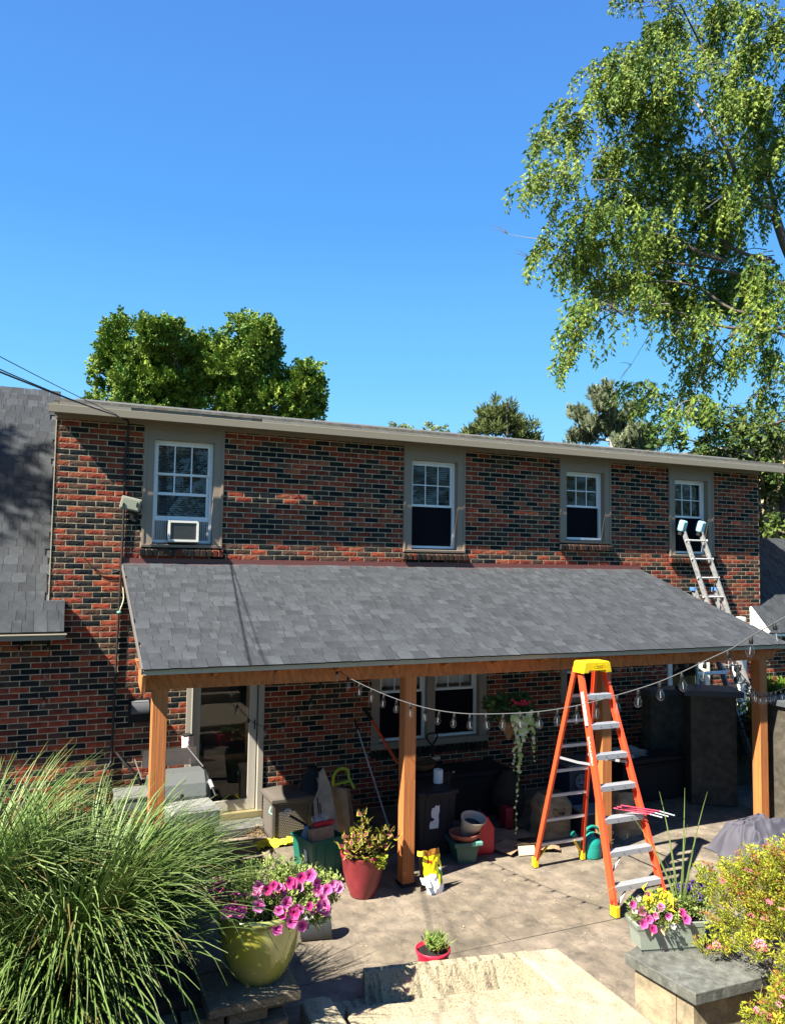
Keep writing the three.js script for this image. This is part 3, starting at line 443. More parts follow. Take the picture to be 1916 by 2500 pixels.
const elmLimbs = {trunk: [[15.26,1.24,-1.73], [15.20,4.41,-1.80], [15.05,6.31,-1.99], [14.23,7.10,-1.75], [14.23,7.83,-1.97]], pale: [[14.02,7.81,-1.79], [13.85,8.10,-2.11], [13.65,8.76,-2.42], [12.94,9.22,-2.15], [12.64,10.11,-2.49], [12.39,10.85,-2.82], [11.51,11.24,-2.62]], dark: [[14.03,7.90,-1.77], [13.99,8.87,-1.99], [13.96,9.91,-2.20], [13.27,10.24,-1.93], [12.95,10.80,-2.30], [12.73,11.77,-2.60], [11.96,12.23,-2.36]], d2: [[13.55,9.69,-1.85], [13.23,9.94,-2.24], [12.65,10.63,-2.72], [11.69,10.89,-2.57], [11.34,11.63,-2.94]], d3: [[12.28,10.32,-2.36], [11.72,10.49,-2.86], [11.29,10.79,-3.30]], l1: [[14.06,6.65,-1.85], [13.30,7.10,-2.42], [12.92,8.06,-2.79], [12.11,8.45,-2.57]], l2: [[13.12,6.64,-2.26], [12.35,7.17,-2.83], [11.75,8.27,-3.28], [10.89,8.38,-3.10], [10.47,8.50,-3.55]], l3: [[14.58,6.12,-1.67], [13.20,6.55,-2.51], [12.21,6.81,-3.19], [10.79,6.56,-3.28]], l4: [[14.72,5.59,-1.64], [13.57,5.65,-2.41], [12.91,6.27,-2.93], [11.38,6.16,-3.05], [10.73,5.97,-3.62]], l5: [[14.77,5.24,-1.65], [13.42,5.29,-2.50], [12.42,5.72,-3.18], [10.76,5.44,-3.38], [10.44,4.97,-3.82]], l6: [[14.88,4.70,-1.64], [13.83,5.39,-2.32], [13.30,4.72,-2.87], [12.54,3.78,-2.72]], l7: [[15.01,3.46,-1.67], [14.17,3.13,-2.34], [13.45,3.17,-2.92], [12.15,3.42,-2.92], [11.73,3.82,-3.34]], l8: [[15.06,3.10,-1.68], [14.02,2.77,-2.43], [13.39,2.52,-2.99], [12.26,2.62,-2.93]], t1: [[9.55,7.07,-3.78], [9.27,7.21,-4.16], [8.99,7.39,-4.55]], t2: [[9.44,6.58,-3.86], [9.29,6.76,-4.19], [9.31,6.68,-4.46]], t3: [[11.75,5.28,-2.96], [11.69,4.90,-3.28], [11.63,4.51,-3.61]], t4: [[14.93,4.53,-1.63], [14.06,3.85,-2.33], [13.69,3.54,-2.79]]};
function tree(name, label, base, group) { return thing(name, label, 'tree', base, 0, group); }
const rel = (cl, b) => cl.map(([x, y, z, rx, ry]) => [x - b[0], y - b[1], z - b[2], rx, ry]);
{ // big drooping elm beyond the right-hand corner
  const b = [14.55, Y0 - .1, -2.1], t = tree('elm_tree', 'tall loose drooping tree with pale forked limbs at right behind the house', b), bv = V(...b);
  const P = (k) => elmLimbs[k].map((q) => V(...q).sub(bv));
  const dark = new MB(), pale = new MB();
  taper(dark, [V(0, 0, 0), V(.05, 2.5, 0), V(.02, 5, .05), ...P('trunk').slice(1)], .22, .09, 10);
  for (const [k, a, c] of [['dark', .13, .02], ['d2', .09, .012], ['l1', .11, .015], ['l2', .11, .012], ['l3', .1, .012], ['l4', .1, .012], ['l5', .1, .012], ['l6', .07, .01], ['l7', .08, .01], ['l8', .07, .01]]) taper(dark, P(k), a * .46, c * .8, 6);
  for (const [k, a, c] of [['pale', .12, .02], ['d3', .04, .008], ['t1', .02, .004], ['t2', .018, .004], ['t3', .02, .004], ['t4', .03, .005]]) taper(pale, P(k), a * .5, c * .8, 6);
  const r = rng(404), cl = rel(elmC, b);
  for (const [x, y, z, rx, ry] of cl) { // twigs that carry the hanging sprays
    for (let i = 0; i < 7; i++) { const a = V(x + rx * (.2 + r() * .8), y + ry * (r() - .2), z + rx * (r() - .5) * .6), e = V(x - rx * (.2 + .9 * r()), y - ry * (.3 * r() + .1) + ry * (r() - .5), z + rx * (r() - .5)); const m = a.clone().add(e).multiplyScalar(.5).add(V(0, .12 + .1 * r(), 0)); taper(i & 1 ? pale : dark, [a, m, e], .014, .004, 4); }
  }
  for (let i = 0; i < 16; i++) { const s = P(['t1', 't2', 't3', 't4'][i & 3]), a = s[s.length - 1 - (i % 2)], e = a.clone().add(V(-.1 - .35 * r(), (i & 2 ? -.5 : .25) * r(), .2 * (r() - .5))); taper(pale, [a, a.clone().lerp(e, .5).add(V(0, .03, 0)), e], .008, .003, 4); }
  dark.mesh('trunk', M.bark, t); pale.mesh('limbs', M.barkPale, t);
  const g = new MB(), lf = leafGeo(.115, .047, .25, .5), rs = rng(3), tw = []; // a spray that leaves the branch sideways and hangs
  for (let k = 0; k <= 6; k++) { const v = k / 6; tw.push(V(.34 * Math.sin(v * 1.5), .05 * Math.sin(v * 3) - .52 * v * v, .03 * Math.sin(v * 6))); }
  const tc = new THREE.CatmullRomCurve3(tw); g.add(new THREE.TubeGeometry(tc, 8, .0028, 3));
  for (let i = 0; i < 19; i++) { const v = (i + .7) / 19, p = tc.getPointAt(v), sd = i & 1 ? 1 : -1; g.add(lf, T4(p.x, p.y, p.z, .7 * (rs() - .5), 6.28 * rs(), Math.PI - sd * (.3 + .6 * rs()), .7 + .55 * rs())); }
  const list = [], rr = rng(11); for (const [x, y, z, rx, ry] of subdiv(cl, 6, .44, 17)) { const n = Math.max(4, Math.round(150 * rx * ry)); for (let i = 0; i < n; i++) { const d = V(rr() - .5, rr() - .5, rr() - .5).normalize(), q = Math.pow(rr(), .5); list.push(T4(x + d.x * rx * q, y + d.y * ry * q + .15, z + d.z * rx * q, .5 * (rr() - .5), rr() < .65 ? Math.PI + 1.6 * (rr() - .5) : 6.28 * rr(), .5 * (rr() - .5), .75 + .55 * rr())); } }
  inst('crown', g.geo(), leafM(1, 1, 1, .32, { roughness: .6 }), list, t, tones(list.length, 12, [.06, .125, .016], [.23, .29, .04]));
}
{ // maple behind the house, left
  const b = [4.6, Y0 - .1, -15.3], t = tree('maple_tree', 'rounded bushy maple with yellowish leaf tips rising over the left half of the roof', b), cl = rel(mapleC, b), m = new MB(), r = rng(31);
  taper(m, [V(0, 0, 0), V(.1, 4, 0), V(0, 8, 0)], .32, .14, 9);
  for (const [x, y, z, rx] of cl) { const y0 = 4 + 3.5 * r(); taper(m, [V(0, y0, 0), V(x * .5, lerp(y0, y, .5) + .2, z * .5), V(x, y, z)], .09, .02, 5); }
  m.mesh('trunk', M.bark, t);
  const geo = sprayGeo(12, .26, .10, .09, 7, 1.3), list = fillClusters(subdiv(cl, 9, .40, 19), 400, 21, (d, r) => V(d.x * .6 + .8 * (r() - .5), d.y * .4 + .9 * r(), d.z + .6 * (r() - .5)), .9, .7, 1.5);
  inst('crown', geo, leafM(1, 1, 1, .25, { roughness: .55 }), list, t, tones(list.length, 22, [.05, .125, .016], [.21, .28, .035]));
}
{ const b = [10.3, Y0 - .1, -14.4], t = tree('shade_tree', 'pale yellow green treetop just clearing the middle of the roof line', b), cl = rel(farC, b), m = new MB(); taper(m, [V(0, 0, 0), V(0, 4, 0), V(-.2, 7, 0)], .2, .06); for (const c of cl) taper(m, [V(0, 4.5, 0), V(c[0], c[1] - .1, c[2])], .06, .02, 5); m.mesh('trunk', M.bark, t);
  const list = fillClusters(cl.flatMap((c) => [c, [c[0] + .1, c[1] - .45, c[2], c[3] * 1.3, c[4] * 2]]), 330, 23, (d, r) => V(d.x + .6 * (r() - .5), d.y + .7, d.z), .9, .6, 1); inst('crown', sprayGeo(9, .26, .13, .09, 8), leafM(1, 1, 1, .3), list, t, tones(list.length, 24, [.15, .19, .045], [.22, .24, .08])); }
function needleSpray(n, L, len, seed, w = .006) { const r = rng(seed), b = new MB(); for (let i = 0; i < n; i++) { const t = (i + .5) / n, a = r() * 6.28; b.add(quadGeo([[[-w / 2, 0, 0], [w / 2, 0, 0], [0, len, 0]]]), T4(0, t * L, 0, .9 * Math.cos(a), a, .9 * Math.sin(a), .7 + .6 * r())); } b.add(new THREE.CylinderGeometry(.004, .008, L, 3, 1).translate(0, L / 2, 0)); return b.geo(); }
{ const b = [12.7, Y0 - .1, -10.4], t = tree('spruce_tree', 'dark pointed spruce top poking over the roof between pale treetop and pine', b), cl = rel(spruceC, b), m = new MB(); taper(m, [V(0, 0, 0), V(.05, 4, 0), V(-.1, 8.4, 0)], .22, .015); m.mesh('trunk', M.bark, t);
  const geo = needleSpray(34, .24, .06, 4, .014), all = cl.concat([[-.4, 8.2, 0, .14, .4], [-.9, 7.6, 0, .1, .25], [.4, 7.55, .1, .1, .25], [.95, 7.35, .1, .08, .2]]), list = fillClusters(subdiv(all, 8, .42, 23), 1700, 25, (d, r) => V(d.x * .5 + 1.2 * (r() - .5), .5 + .6 * (r() - .4), d.z * .5 + 1.2 * (r() - .5)), .9, .6, 1.1);
  inst('crown', geo, leafM(1, 1, 1, .1), list, t, tones(list.length, 26, [.06, .095, .03], [.16, .185, .055])); }
{ const b = [16.9, Y0 - .1, -10.7], t = tree('pine_tree', 'soft grey green pine behind the roof, left of the drooping tree', b), cl = rel(pineC, b), m = new MB(); taper(m, [V(0, 0, 0), V(0, 5, 0), V(0, 8.9, 0)], .24, .03); for (const c of cl) taper(m, [V(0, c[1] - .6, 0), V(c[0] * .5, c[1] - .35, c[2]), V(c[0], c[1], c[2])], .06, .02, 5); m.mesh('trunk', M.barkPale, t);
  const geo = needleSpray(50, .26, .16, 6, .014), list = fillClusters(subdiv(cl.concat([[-.2, 9.1, 0, .22, .5]]), 8, .42, 29), 800, 27, (d, r) => V(.8 * (r() - .5) + d.x * .5, .9, .8 * (r() - .5)), .9, .7, 1.15);
  inst('crown', geo, leafM(1, 1, 1, .12), list, t, tones(list.length, 28, [.11, .145, .075], [.24, .26, .15])); }
{ const b = [13.2, Y0 - .1, -2.2], t = tree('broadleaf_tree', 'dark leafy smaller tree beside the right brick corner above the side roof', b), cl = rel(underC, b), m = new MB(); taper(m, [V(.9, 0, 0), V(.8, 3, 0), V(.6, 5.5, 0)], .12, .04); for (const c of cl) taper(m, [V(.85, c[1] - .6, 0), V(c[0], c[1], c[2])], .04, .012, 5); m.mesh('trunk', M.bark, t);
  const list = fillClusters(cl, 170, 29, (d, r) => V(-.5 + (r() - .5), -.5 + .6 * (r() - .5), .5 + r() - .5), 1, .8, 1.2); inst('crown', sprayGeo(9, .34, .16, .075, 9), leafM(1, 1, 1, .3, { roughness: .5 }), list, t, tones(list.length, 30, [.03, .065, .012], [.10, .14, .024])); }
{ const b = [9.7, Y0, .9], t = thing('laurel_bush', 'bright green glossy bush behind the right corner post', 'bush', b), cl = rel(bushC, b), m = new MB(); for (let i = 0; i < 9; i++) taper(m, [V(0, 0, 0), V(.1 * (i - 4) * .6, .8, 0), V(cl[i % 4][0] + .1 * (i - 4) * .4, cl[i % 4][1], cl[i % 4][2])], .018, .006, 5); m.mesh('stem', M.bark, t);
  const list = fillClusters(cl.concat([[.25, .7, .1, .3, .5]]), 1300, 33, (d, r) => V(d.x + .4 * (r() - .5), .8, d.z + .5), 1.2, .7, 1.1); inst('foliage', sprayGeo(7, .14, .12, .042, 10, .8), leafM(1, 1, 1, .35, { roughness: .4 }), list, t, tones(list.length, 34, [.06, .12, .012], [.15, .22, .025])); }
// trees out of the frame: left one throws the dapple on the left roof, two behind the camera are mirrored in the panes
function plainTree(name, label, b, cl, per, seed) { const t = tree(name, label, b), m = new MB(); taper(m, [V(0, 0, 0), V(.1, 3, 0), V(0, cl[0][1], 0)], .28, .06, 8); for (const c of cl) taper(m, [V(0, c[1] * .55, 0), V(c[0] * .6, c[1] * .85, c[2] * .6), V(c[0], c[1], c[2])], .08, .02, 5); m.mesh('trunk', M.bark, t); const list = fillClusters(cl, per, seed, (d, r) => V(d.x + .5 * (r() - .5), d.y + .2, d.z + .5 * (r() - .5)), 1, .8, 1.3); inst('crown', sprayGeo(9, .4, .17, .08, seed), leafM(1, 1, 1, .28), list, t, tones(list.length, seed + 1, [.05, .085, .02], [.13, .16, .03])); }
plainTree('garden_tree', 'spreading tree left of the left side wing', [-9.6, Y0, .9], [[2.3, 10.9, -.9, 1.0, 1.1], [2.95, 10.2, -1.35, .55, .6], [1.5, 11.9, -.6, 1.2, 1.0], [2.5, 9.5, -1.7, .8, .7], [.6, 10.6, -1.0, 1.2, 1.1], [1.4, 9.0, -1.8, .9, .7], [0, 12, -.4, 1.2, 1]], 150, 51);
plainTree('garden_tree', 'broad tree on the lawn behind the viewer, leftmost', [4, -1.7, 24], [[0, 8, 0, 3, 2.4], [2.4, 6.4, 0, 2.2, 2], [-2.4, 6, 0, 2.4, 2], [.5, 10, 0, 2.2, 1.8], [0, 4.6, -1, 2.6, 1.6], [1, 3, -1, 3, 1.2], [-2, 3.2, -1, 2.6, 1.2]], 40, 53);
plainTree('garden_tree', 'broad tree on the lawn behind the viewer, second from left', [14, -1.7, 22], [[0, 8, 0, 3, 2.4], [2.6, 6.4, 0, 2.4, 2], [-2.6, 6, 0, 2.4, 2], [.5, 10.2, 0, 2.4, 1.8], [-.6, 4.2, -1, 2.6, 1.6], [1.5, 3, -1, 3, 1.2], [-2.4, 3, -1, 3, 1.2]], 40, 55);
plainTree('garden_tree', 'broad tree on the lawn behind the viewer, third from left', [23, -1.7, 24], [[0, 7, 0, 3.4, 2.4], [2.6, 5.4, 0, 2.6, 2], [-2.8, 5, 0, 2.6, 2], [.5, 9.4, 0, 2.4, 1.8], [-.6, 3, -1, 3, 1.6]], 30, 57);
plainTree('garden_tree', 'broad tree on the lawn behind the viewer, rightmost', [33, -1.7, 25], [[0, 7, 0, 3.6, 2.4], [2.6, 5.4, 0, 2.8, 2], [-2.8, 5, 0, 2.8, 2], [.5, 9, 0, 2.4, 1.8], [-.6, 3, -1, 3.4, 1.6]], 30, 59);

// ornamental grass: arching blades, pale midrib
X.bladeC = tex(64, (u, v) => { const m = Math.exp(-Math.pow((u - .5) / .12, 2)), k = .62 + .38 * m + .08 * (hash(1, v * 64 | 0, 3) - .5); return [k * .93, k, k * .80]; });
M.blade = leafM(1, 1, 1, .3, { map: X.bladeC, roughness: .45 });
function bladeGeo(seed) { // unit length blade leaving +y and bowing over to +x
  const r = rng(seed), n = 9, a0 = .02 + .16 * r(), bend = .9 + 1.9 * r(), P = [V(0, 0, 0)]; let a = a0;
  for (let i = 0; i < n; i++) { const p = P[i].clone().add(V(Math.sin(a), Math.cos(a), 0).multiplyScalar(1 / n)); P.push(p); a += bend / n * (i < 3 ? .25 : i < 6 ? .9 : 1.8); }
  return gridGeo(2, n, (u, v) => { const i = Math.min(n, Math.round(v * n)), w = .0125 * Math.pow(Math.sin(Math.PI * Math.min(.97, .12 + .86 * v)), .7) * (1 - .2 * v); return [P[i].x, P[i].y - (u === .5 ? .002 : 0), (u - .5) * w]; });
}
const blades = [1, 2, 3, 4, 5, 6].map((k) => bladeGeo(k * 11));
function grassClump(label, x, z, y, n, len, rad, seed, lean, ca, cb, group) {
  const t = thing('ornamental_grass', label, 'grass', [x, y, z], 0, group), r = rng(seed), lists = blades.map(() => []), q = new THREE.Quaternion(), k = new THREE.Quaternion();
  for (let i = 0; i < n; i++) {
    const az = r() * Math.PI * 2, rr = rad * Math.sqrt(r()), L = len * (.62 + .5 * r()), out = (r() < .34 ? .35 + .55 * r() : .06 + .34 * r()) * (1 - .45 * Math.max(0, Math.cos(az)));
    q.setFromAxisAngle(UP, az); k.setFromEuler(new THREE.Euler(.3 * (r() - .5), 1.2 * (r() - .5), -out)); q.multiply(k);
    lists[(r() * blades.length) | 0].push(new THREE.Matrix4().compose(V(Math.cos(az) * rr + lean[0] * r(), 0, -Math.sin(az) * rr + lean[1] * r()), q.clone(), V(L, L, L * .45 + .75)));
  }
  lists.forEach((l, i) => { const c = tones(l.length, seed + i, ca, cb); c.forEach((q, k) => { if (hash(k, i, seed) > .955) q.setRGB(.36, .25, .12); }); inst('blade', blades[i], M.blade, l, t, c); });
}
grassClump('largest fountain grass clump, arching over the front left corner beside the green pot', .20, 4.3, Y0 + .42, 3100, 1.38, .27, 61, [-.1, 0], [.13, .23, .05], [.44, .50, .24]);
grassClump('pale fountain grass clump at the left picture edge behind the largest one', -.55, 3.7, Y0 + .42, 1900, 1.50, .3, 71, [0, 0], [.16, .26, .065], [.48, .53, .27]);
grassClump('smaller darker fountain grass clump in front of the grill', .80, 3.05, Y0 + .35, 900, .9, .2, 81, [0, 0], [.07, .13, .04], [.2, .27, .11]);
// ---------- things on and around the patio ----------
const canvasTex = (w, h, draw) => { const c = document.createElement('canvas'); c.width = w; c.height = h; draw(c.getContext('2d'), w, h); const t = new THREE.CanvasTexture(c); t.colorSpace = THREE.SRGBColorSpace; return t; };
const decal = (name, w, h, m, parent, x, y, z, rx = 0, ry = 0, rz = 0) => { const o = put(name, new THREE.PlaneGeometry(w, h), m, parent); o.position.set(x, y, z); o.rotation.set(rx, ry, rz, 'YXZ'); return o; };
const H = (x, h, z) => V(x, Y0 + h, z);
M.orange = mat(.60, .062, .018, { roughness: .42, bumpMap: rep(X.fine, 2), bumpScale: .0006 });
M.yellow = mat(.62, .44, .008, { roughness: .4 });
M.alu = mat(.46, .47, .48, { roughness: .45, metalness: .55, bumpMap: rep(X.fine, 4), bumpScale: .0006 });
M.aluOld = mat(.34, .335, .32, { roughness: .6, metalness: .4, map: rep(X.mottle, 4), bumpMap: rep(X.fine, 4), bumpScale: .001 });
M.rubber = mat(.02, .02, .02, { roughness: .9 });
M.kraft = mat(.36, .235, .13, { map: rep(X.mottle, 1.5), roughness: .95 });
M.terracotta = mat(.42, .115, .07, { roughness: .75, map: rep(X.mottle, 2) });
M.green = mat(.012, .11, .075, { roughness: .38, bumpMap: rep(X.fine, 3), bumpScale: .0004 });
M.potRed = mat(.26, .028, .034, { roughness: .45, map: rep(X.mottle, 1.5) });

{ // eight foot fibreglass step ladder, opened, with its own step side to the right
  const t = thing('step_ladder', 'orange fibreglass step ladder with yellow cap standing open on the patio', 'ladder', [5.24, Y0, 3.19]);
  const L = (x, h, z) => V(x - 5.24, h, z - 3.19), chan = (a, b, s, w = .078, d = .03, flip = 1) => { // C channel, web outwards
    const m = new MB(), y = b.clone().sub(a), len = y.length(); y.normalize(); const x = V(1, 0, 0).addScaledVector(y, -y.x).normalize(), z = V().crossVectors(x, y), bas = new THREE.Matrix4().makeBasis(x, y, z).setPosition(a.clone().add(b).multiplyScalar(.5));
    m.add(rbox(.006, len, w, .002), bas.clone().multiply(T4(s * d / 2, 0, 0))).add(rbox(d, len, .006, .002), bas.clone().multiply(T4(0, 0, w / 2 - .003))).add(rbox(d, len, .006, .002), bas.clone().multiply(T4(0, 0, -w / 2 + .003))); return m; };
  const FL = [L(4.965, .05, 3.83), L(5.105, 2.22, 3.125)], FR = [L(5.575, .05, 3.83), L(5.405, 2.22, 3.125)], BL = [L(4.945, .07, 2.545), L(5.13, 2.22, 3.01)], BR = [L(5.565, .07, 2.545), L(5.385, 2.22, 3.01)];
  for (const [p, s] of [[FL, -1], [FR, 1]]) chan(p[0], p[1], s).mesh('front_rail', M.orange, t);
  for (const [p, s] of [[BL, -1], [BR, 1]]) chan(p[0], p[1], s, .055, .028).mesh('rear_rail', M.orange, t);
  const on = (p, h) => p[0].clone().lerp(p[1], (h - p[0].y) / (p[1].y - p[0].y));
  for (let k = 0; k < 7; k++) { const h = .258 + k * .2845, a = on(FL, h), b = on(FR, h), m = new MB(), w = b.x - a.x - .02, cx = (a.x + b.x) / 2;
    m.add(rbox(w, .005, .085, .002), T4(cx, h, a.z)).add(rbox(w, .052, .004, .0015), T4(cx, h - .024, a.z + .043)).add(rbox(w, .03, .004, .0015), T4(cx, h - .013, a.z - .043)); for (let q = -3; q < 4; q++) m.add(new THREE.BoxGeometry(w, .002, .004), T4(cx, h + .0035, a.z + q * .011)); const s = m.mesh('step', M.alu, t);
    const br = new MB(); for (const q of [[a, 1], [b, -1]]) { const e = on(q[1] > 0 ? FL : FR, h - (k < 2 ? .19 : .07)); br.bar(V(q[0].x + q[1] * (k < 2 ? .17 : .06), h - .03, a.z + .02), V(e.x + q[1] * .016, e.y, e.z), .02, .004); } br.mesh('step_brace', M.alu, s);
    const rv = new MB(); for (const dx of [-.08, .08]) rv.add(new THREE.SphereGeometry(.005, 6, 4), T4(cx + dx * (w / .45), h - .024, a.z + .046)); rv.mesh('rivet', M.blackMetal, s);
    const c = on(BL, .25 + k * .2765), d = on(BR, .25 + k * .2765); put('rear_bar', new MB().bar(c.clone().add(V(.012, 0, 0)), d.clone().add(V(-.012, 0, 0)), .026, .03).geo(), mat(.55, .5, .46, { roughness: .5, metalness: .4 }), t); }
  for (const [f, b, s] of [[FL, BL, 1], [FR, BR, -1]]) { const p = on(f, 1.3), q = on(b, 1.235), m = p.clone().lerp(q, .5).add(V(s * .02, -.012, 0)); const sp = new MB().bar(p.add(V(s * .02, 0, 0)), m, .005, .026).bar(m.clone().add(V(s * .006, 0, 0)), q.add(V(s * .02, 0, 0)), .005, .026); sp.mesh('spreader', M.alu, t); }
  for (const [p, z] of [[FL, 3.835], [FR, 3.835], [BL, 2.54], [BR, 2.54]]) { const q = on(p, .05), o = put('foot', rbox(.052, .105, z > 3 ? .09 : .07, .008), M.yellow, t); o.position.set(q.x, .055, q.z); const r = put('foot_pad', rbox(.056, .012, z > 3 ? .094 : .074, .004), M.rubber, o); r.position.y = -.05; }
  for (const [p, s] of [[BL, 1], [BR, -1]]) put('foot_brace', new MB().bar(on(p, .09).add(V(s * .02, 0, 0)), on(p, .26).add(V(s * .13, -.01, 0)), .035, .012).geo(), M.yellow, t);
  const capS = new THREE.Shape([[-.175, -.05], [-.158, .04], [-.14, .052], [.14, .052], [.158, .04], [.175, -.05], [.12, -.05], [.11, -.028], [-.11, -.028], [-.12, -.05]].map((q) => new THREE.Vector2(...q)));
  const cg = new THREE.ExtrudeGeometry(capS, { depth: .17, bevelEnabled: true, bevelSize: .008, bevelThickness: .01, bevelSegments: 2 }); cg.translate(0, 2.245, -.105 - .02); const cap = put('cap', cg, M.yellow, t);
  const lg = canvasTex(512, 160, (c, w, h) => { c.fillStyle = '#f0c400'; c.fillRect(0, 0, w, h); c.strokeStyle = '#1a1606'; c.lineWidth = 14; c.beginPath(); c.moveTo(20, 92); c.lineTo(70, 58); c.lineTo(442, 58); c.lineTo(492, 92); c.lineTo(442, 126); c.lineTo(70, 126); c.closePath(); c.stroke(); c.fillStyle = '#1a1606'; c.font = 'bold 60px sans-serif'; c.textAlign = 'center'; c.fillText('WERNER', 256, 113); c.fillRect(60, 14, 120, 8); c.fillRect(330, 14, 110, 8); });
  decal('logo', .17, .058, mat(1, 1, 1, { map: lg, roughness: .4 }), cap, .01, 2.256, .0772);
  const st = canvasTex(128, 640, (c, w, h) => { c.fillStyle = '#e8e6e0'; c.fillRect(0, 0, w, h); c.fillStyle = '#23252b'; c.save(); c.translate(90, 600); c.rotate(-Math.PI / 2); c.font = 'bold 84px sans-serif'; c.fillText('WERNER', 60, 0); c.restore(); c.fillRect(20, 10, 60, 24); c.fillRect(0, 600, 128, 40); });
  const ax = FL[1].clone().sub(FL[0]).normalize(), side = (name, m, h, w, len) => { const p = on(FL, h), z = V(-1, 0, 0).addScaledVector(ax, ax.x).normalize(), x = V().crossVectors(ax, z), o = put(name, new THREE.PlaneGeometry(w, len), m, t); o.matrix.makeBasis(x, ax, z).setPosition(p.addScaledVector(z, .0195)); o.matrix.decompose(o.position, o.quaternion, o.scale); return o; };
  side('label', mat(1, 1, 1, { map: st, roughness: .4 }), 1.82, .042, .36);
  const st2 = canvasTex(128, 512, (c, w, h) => { c.fillStyle = '#e2502f'; c.fillRect(0, 0, w, h); const r = rng(5); c.fillStyle = '#f2e9e2'; for (let i = 0; i < 26; i++) c.fillRect(10 + r() * 40, 20 + i * 18, 20 + r() * 55, 9 + (i % 5 === 0 ? 8 : 0)); });
  side('worn_label', mat(1, 1, 1, { map: st2, roughness: .4 }), 1.43, .05, .3);
}
{ // extension ladder leaning on the wall by the last window
  const t = thing('extension_ladder', 'grey aluminium extension ladder with pale blue rail mitts leaning at the rightmost upstairs window', 'ladder');
  const base = [[V(9.78, Y0, 1.3), V(9.44, -.36, .345)], [V(10.26, Y0, 1.3), V(9.90, -.36, .345)]], fly = [[V(9.62, -1.35, .68), V(9.44, .60, .10)], [V(10.03, -1.35, .68), V(9.84, .60, .10)]];
  const rail = (name, a, b, w, d, s) => { const m = new MB(), y = b.clone().sub(a), len = y.length(); y.normalize(); const x = V(1, 0, 0).addScaledVector(y, -y.x).normalize(), z = V().crossVectors(x, y), bas = new THREE.Matrix4().makeBasis(x, y, z).setPosition(a.clone().add(b).multiplyScalar(.5)); m.add(rbox(.006, len, w, .002), bas).add(rbox(d, len, .007, .002), bas.clone().multiply(T4(-s * d / 2, 0, w / 2))).add(rbox(d, len, .007, .002), bas.clone().multiply(T4(-s * d / 2, 0, -w / 2))); m.mesh(name, M.aluOld, t, true); };
  base.forEach(([a, b], i) => rail('rail', a, b, .085, .032, i ? 1 : -1)); fly.forEach(([a, b], i) => rail('fly_rail', a.clone().add(V(0, .02, .09)), b.clone().add(V(0, 0, .03)), .07, .03, i ? 1 : -1));
  for (let k = 0; k < 11; k++) { const q = (k + .6) / 11, a = base[0][0].clone().lerp(base[0][1], q), b = base[1][0].clone().lerp(base[1][1], q); new MB().add(new THREE.CylinderGeometry(.016, .016, b.x - a.x + .03, 10), T4((a.x + b.x) / 2, a.y, a.z, 0, 0, Math.PI / 2)).mesh('rung', M.aluOld, t); }
  for (let k = 0; k < 6; k++) { const q = (k + .85) / 6.4, a = fly[0][0].clone().lerp(fly[0][1], q), b = fly[1][0].clone().lerp(fly[1][1], q); new MB().add(new THREE.CylinderGeometry(.016, .016, b.x - a.x + .05, 10), T4((a.x + b.x) / 2, a.y, a.z + .06, 0, 0, Math.PI / 2)).mesh('rung', mat(.5, .49, .46, { roughness: .5, metalness: .3 }), t); for (const p of [a, b]) put('rung_end', new THREE.TorusGeometry(.02, .006, 6, 14).rotateY(Math.PI / 2).translate(p.x + .028, p.y, p.z + .06), M.alu, t); }
  base.forEach(([, b]) => { const c = put('rail_cap', rbox(.05, .055, .1, .006), mat(.05, .16, .42, { roughness: .4 }), t); c.position.copy(b); });
  fly.forEach(([, b]) => { const c = put('mitt', rbox(.13, .19, .12, .035, 3), mat(.28, .56, .62, { roughness: .5 }), t); c.position.copy(b).add(V(-.005, .07, .03)); c.rotation.set(.3, .2, -.1); const s = put('mitt_cuff', rbox(.075, .07, .09, .008), M.blackMetal, c); s.position.y = -.12; });
}
// ---------- strings of clear bulbs ----------
M.bulb = mat(1, 1, 1, { transmission: 1, thickness: 0, roughness: .02, ior: 1.5 });
M.filament = mat(.30, .27, .20, { roughness: .4 });
const bulbG = lathe([[.0, -.098], [.011, -.094], [.022, -.082], [.0275, -.066], [.0265, -.052], [.019, -.034], [.0125, -.018], [.0115, -.006]], 12), sockG = lathe([[.0, .032], [.009, .032], [.0105, .014], [.0135, .012], [.0135, -.012], [.0, -.012]], 10), filG = new THREE.CylinderGeometry(.002, .002, .045, 5).translate(0, -.055, 0);
function stringLights(label, pts, step, seed, o = {}) {
  const p0 = pts[0], t = thing('string_lights', label, 'string lights', [p0.x, p0.y, p0.z]), c = new THREE.CatmullRomCurve3(pts.map((p) => p.clone().sub(p0))), len = c.getLength(), r = rng(seed), n = Math.floor(len / step);
  put('cable', new THREE.TubeGeometry(c, Math.max(20, n * 4), .0042, 5), o.cable || M.cable, t);
  for (let i = 0; i <= n; i++) { const p = c.getPointAt(Math.min(1, (i + (o.off ?? .3)) * step / len)), s = put('socket', sockG, M.black, t), tilt = o.tilt ?? .25; s.position.copy(p).add(V(0, -.034, 0)); s.rotation.set((r() - .5) * tilt, r() * 6, (r() - .5) * tilt + (o.lean || 0)); put('bulb', bulbG, M.bulb, s); put('filament', filG, M.filament, s); }
  return t;
}
const swag = (ps) => ps.map((q) => V(...q));
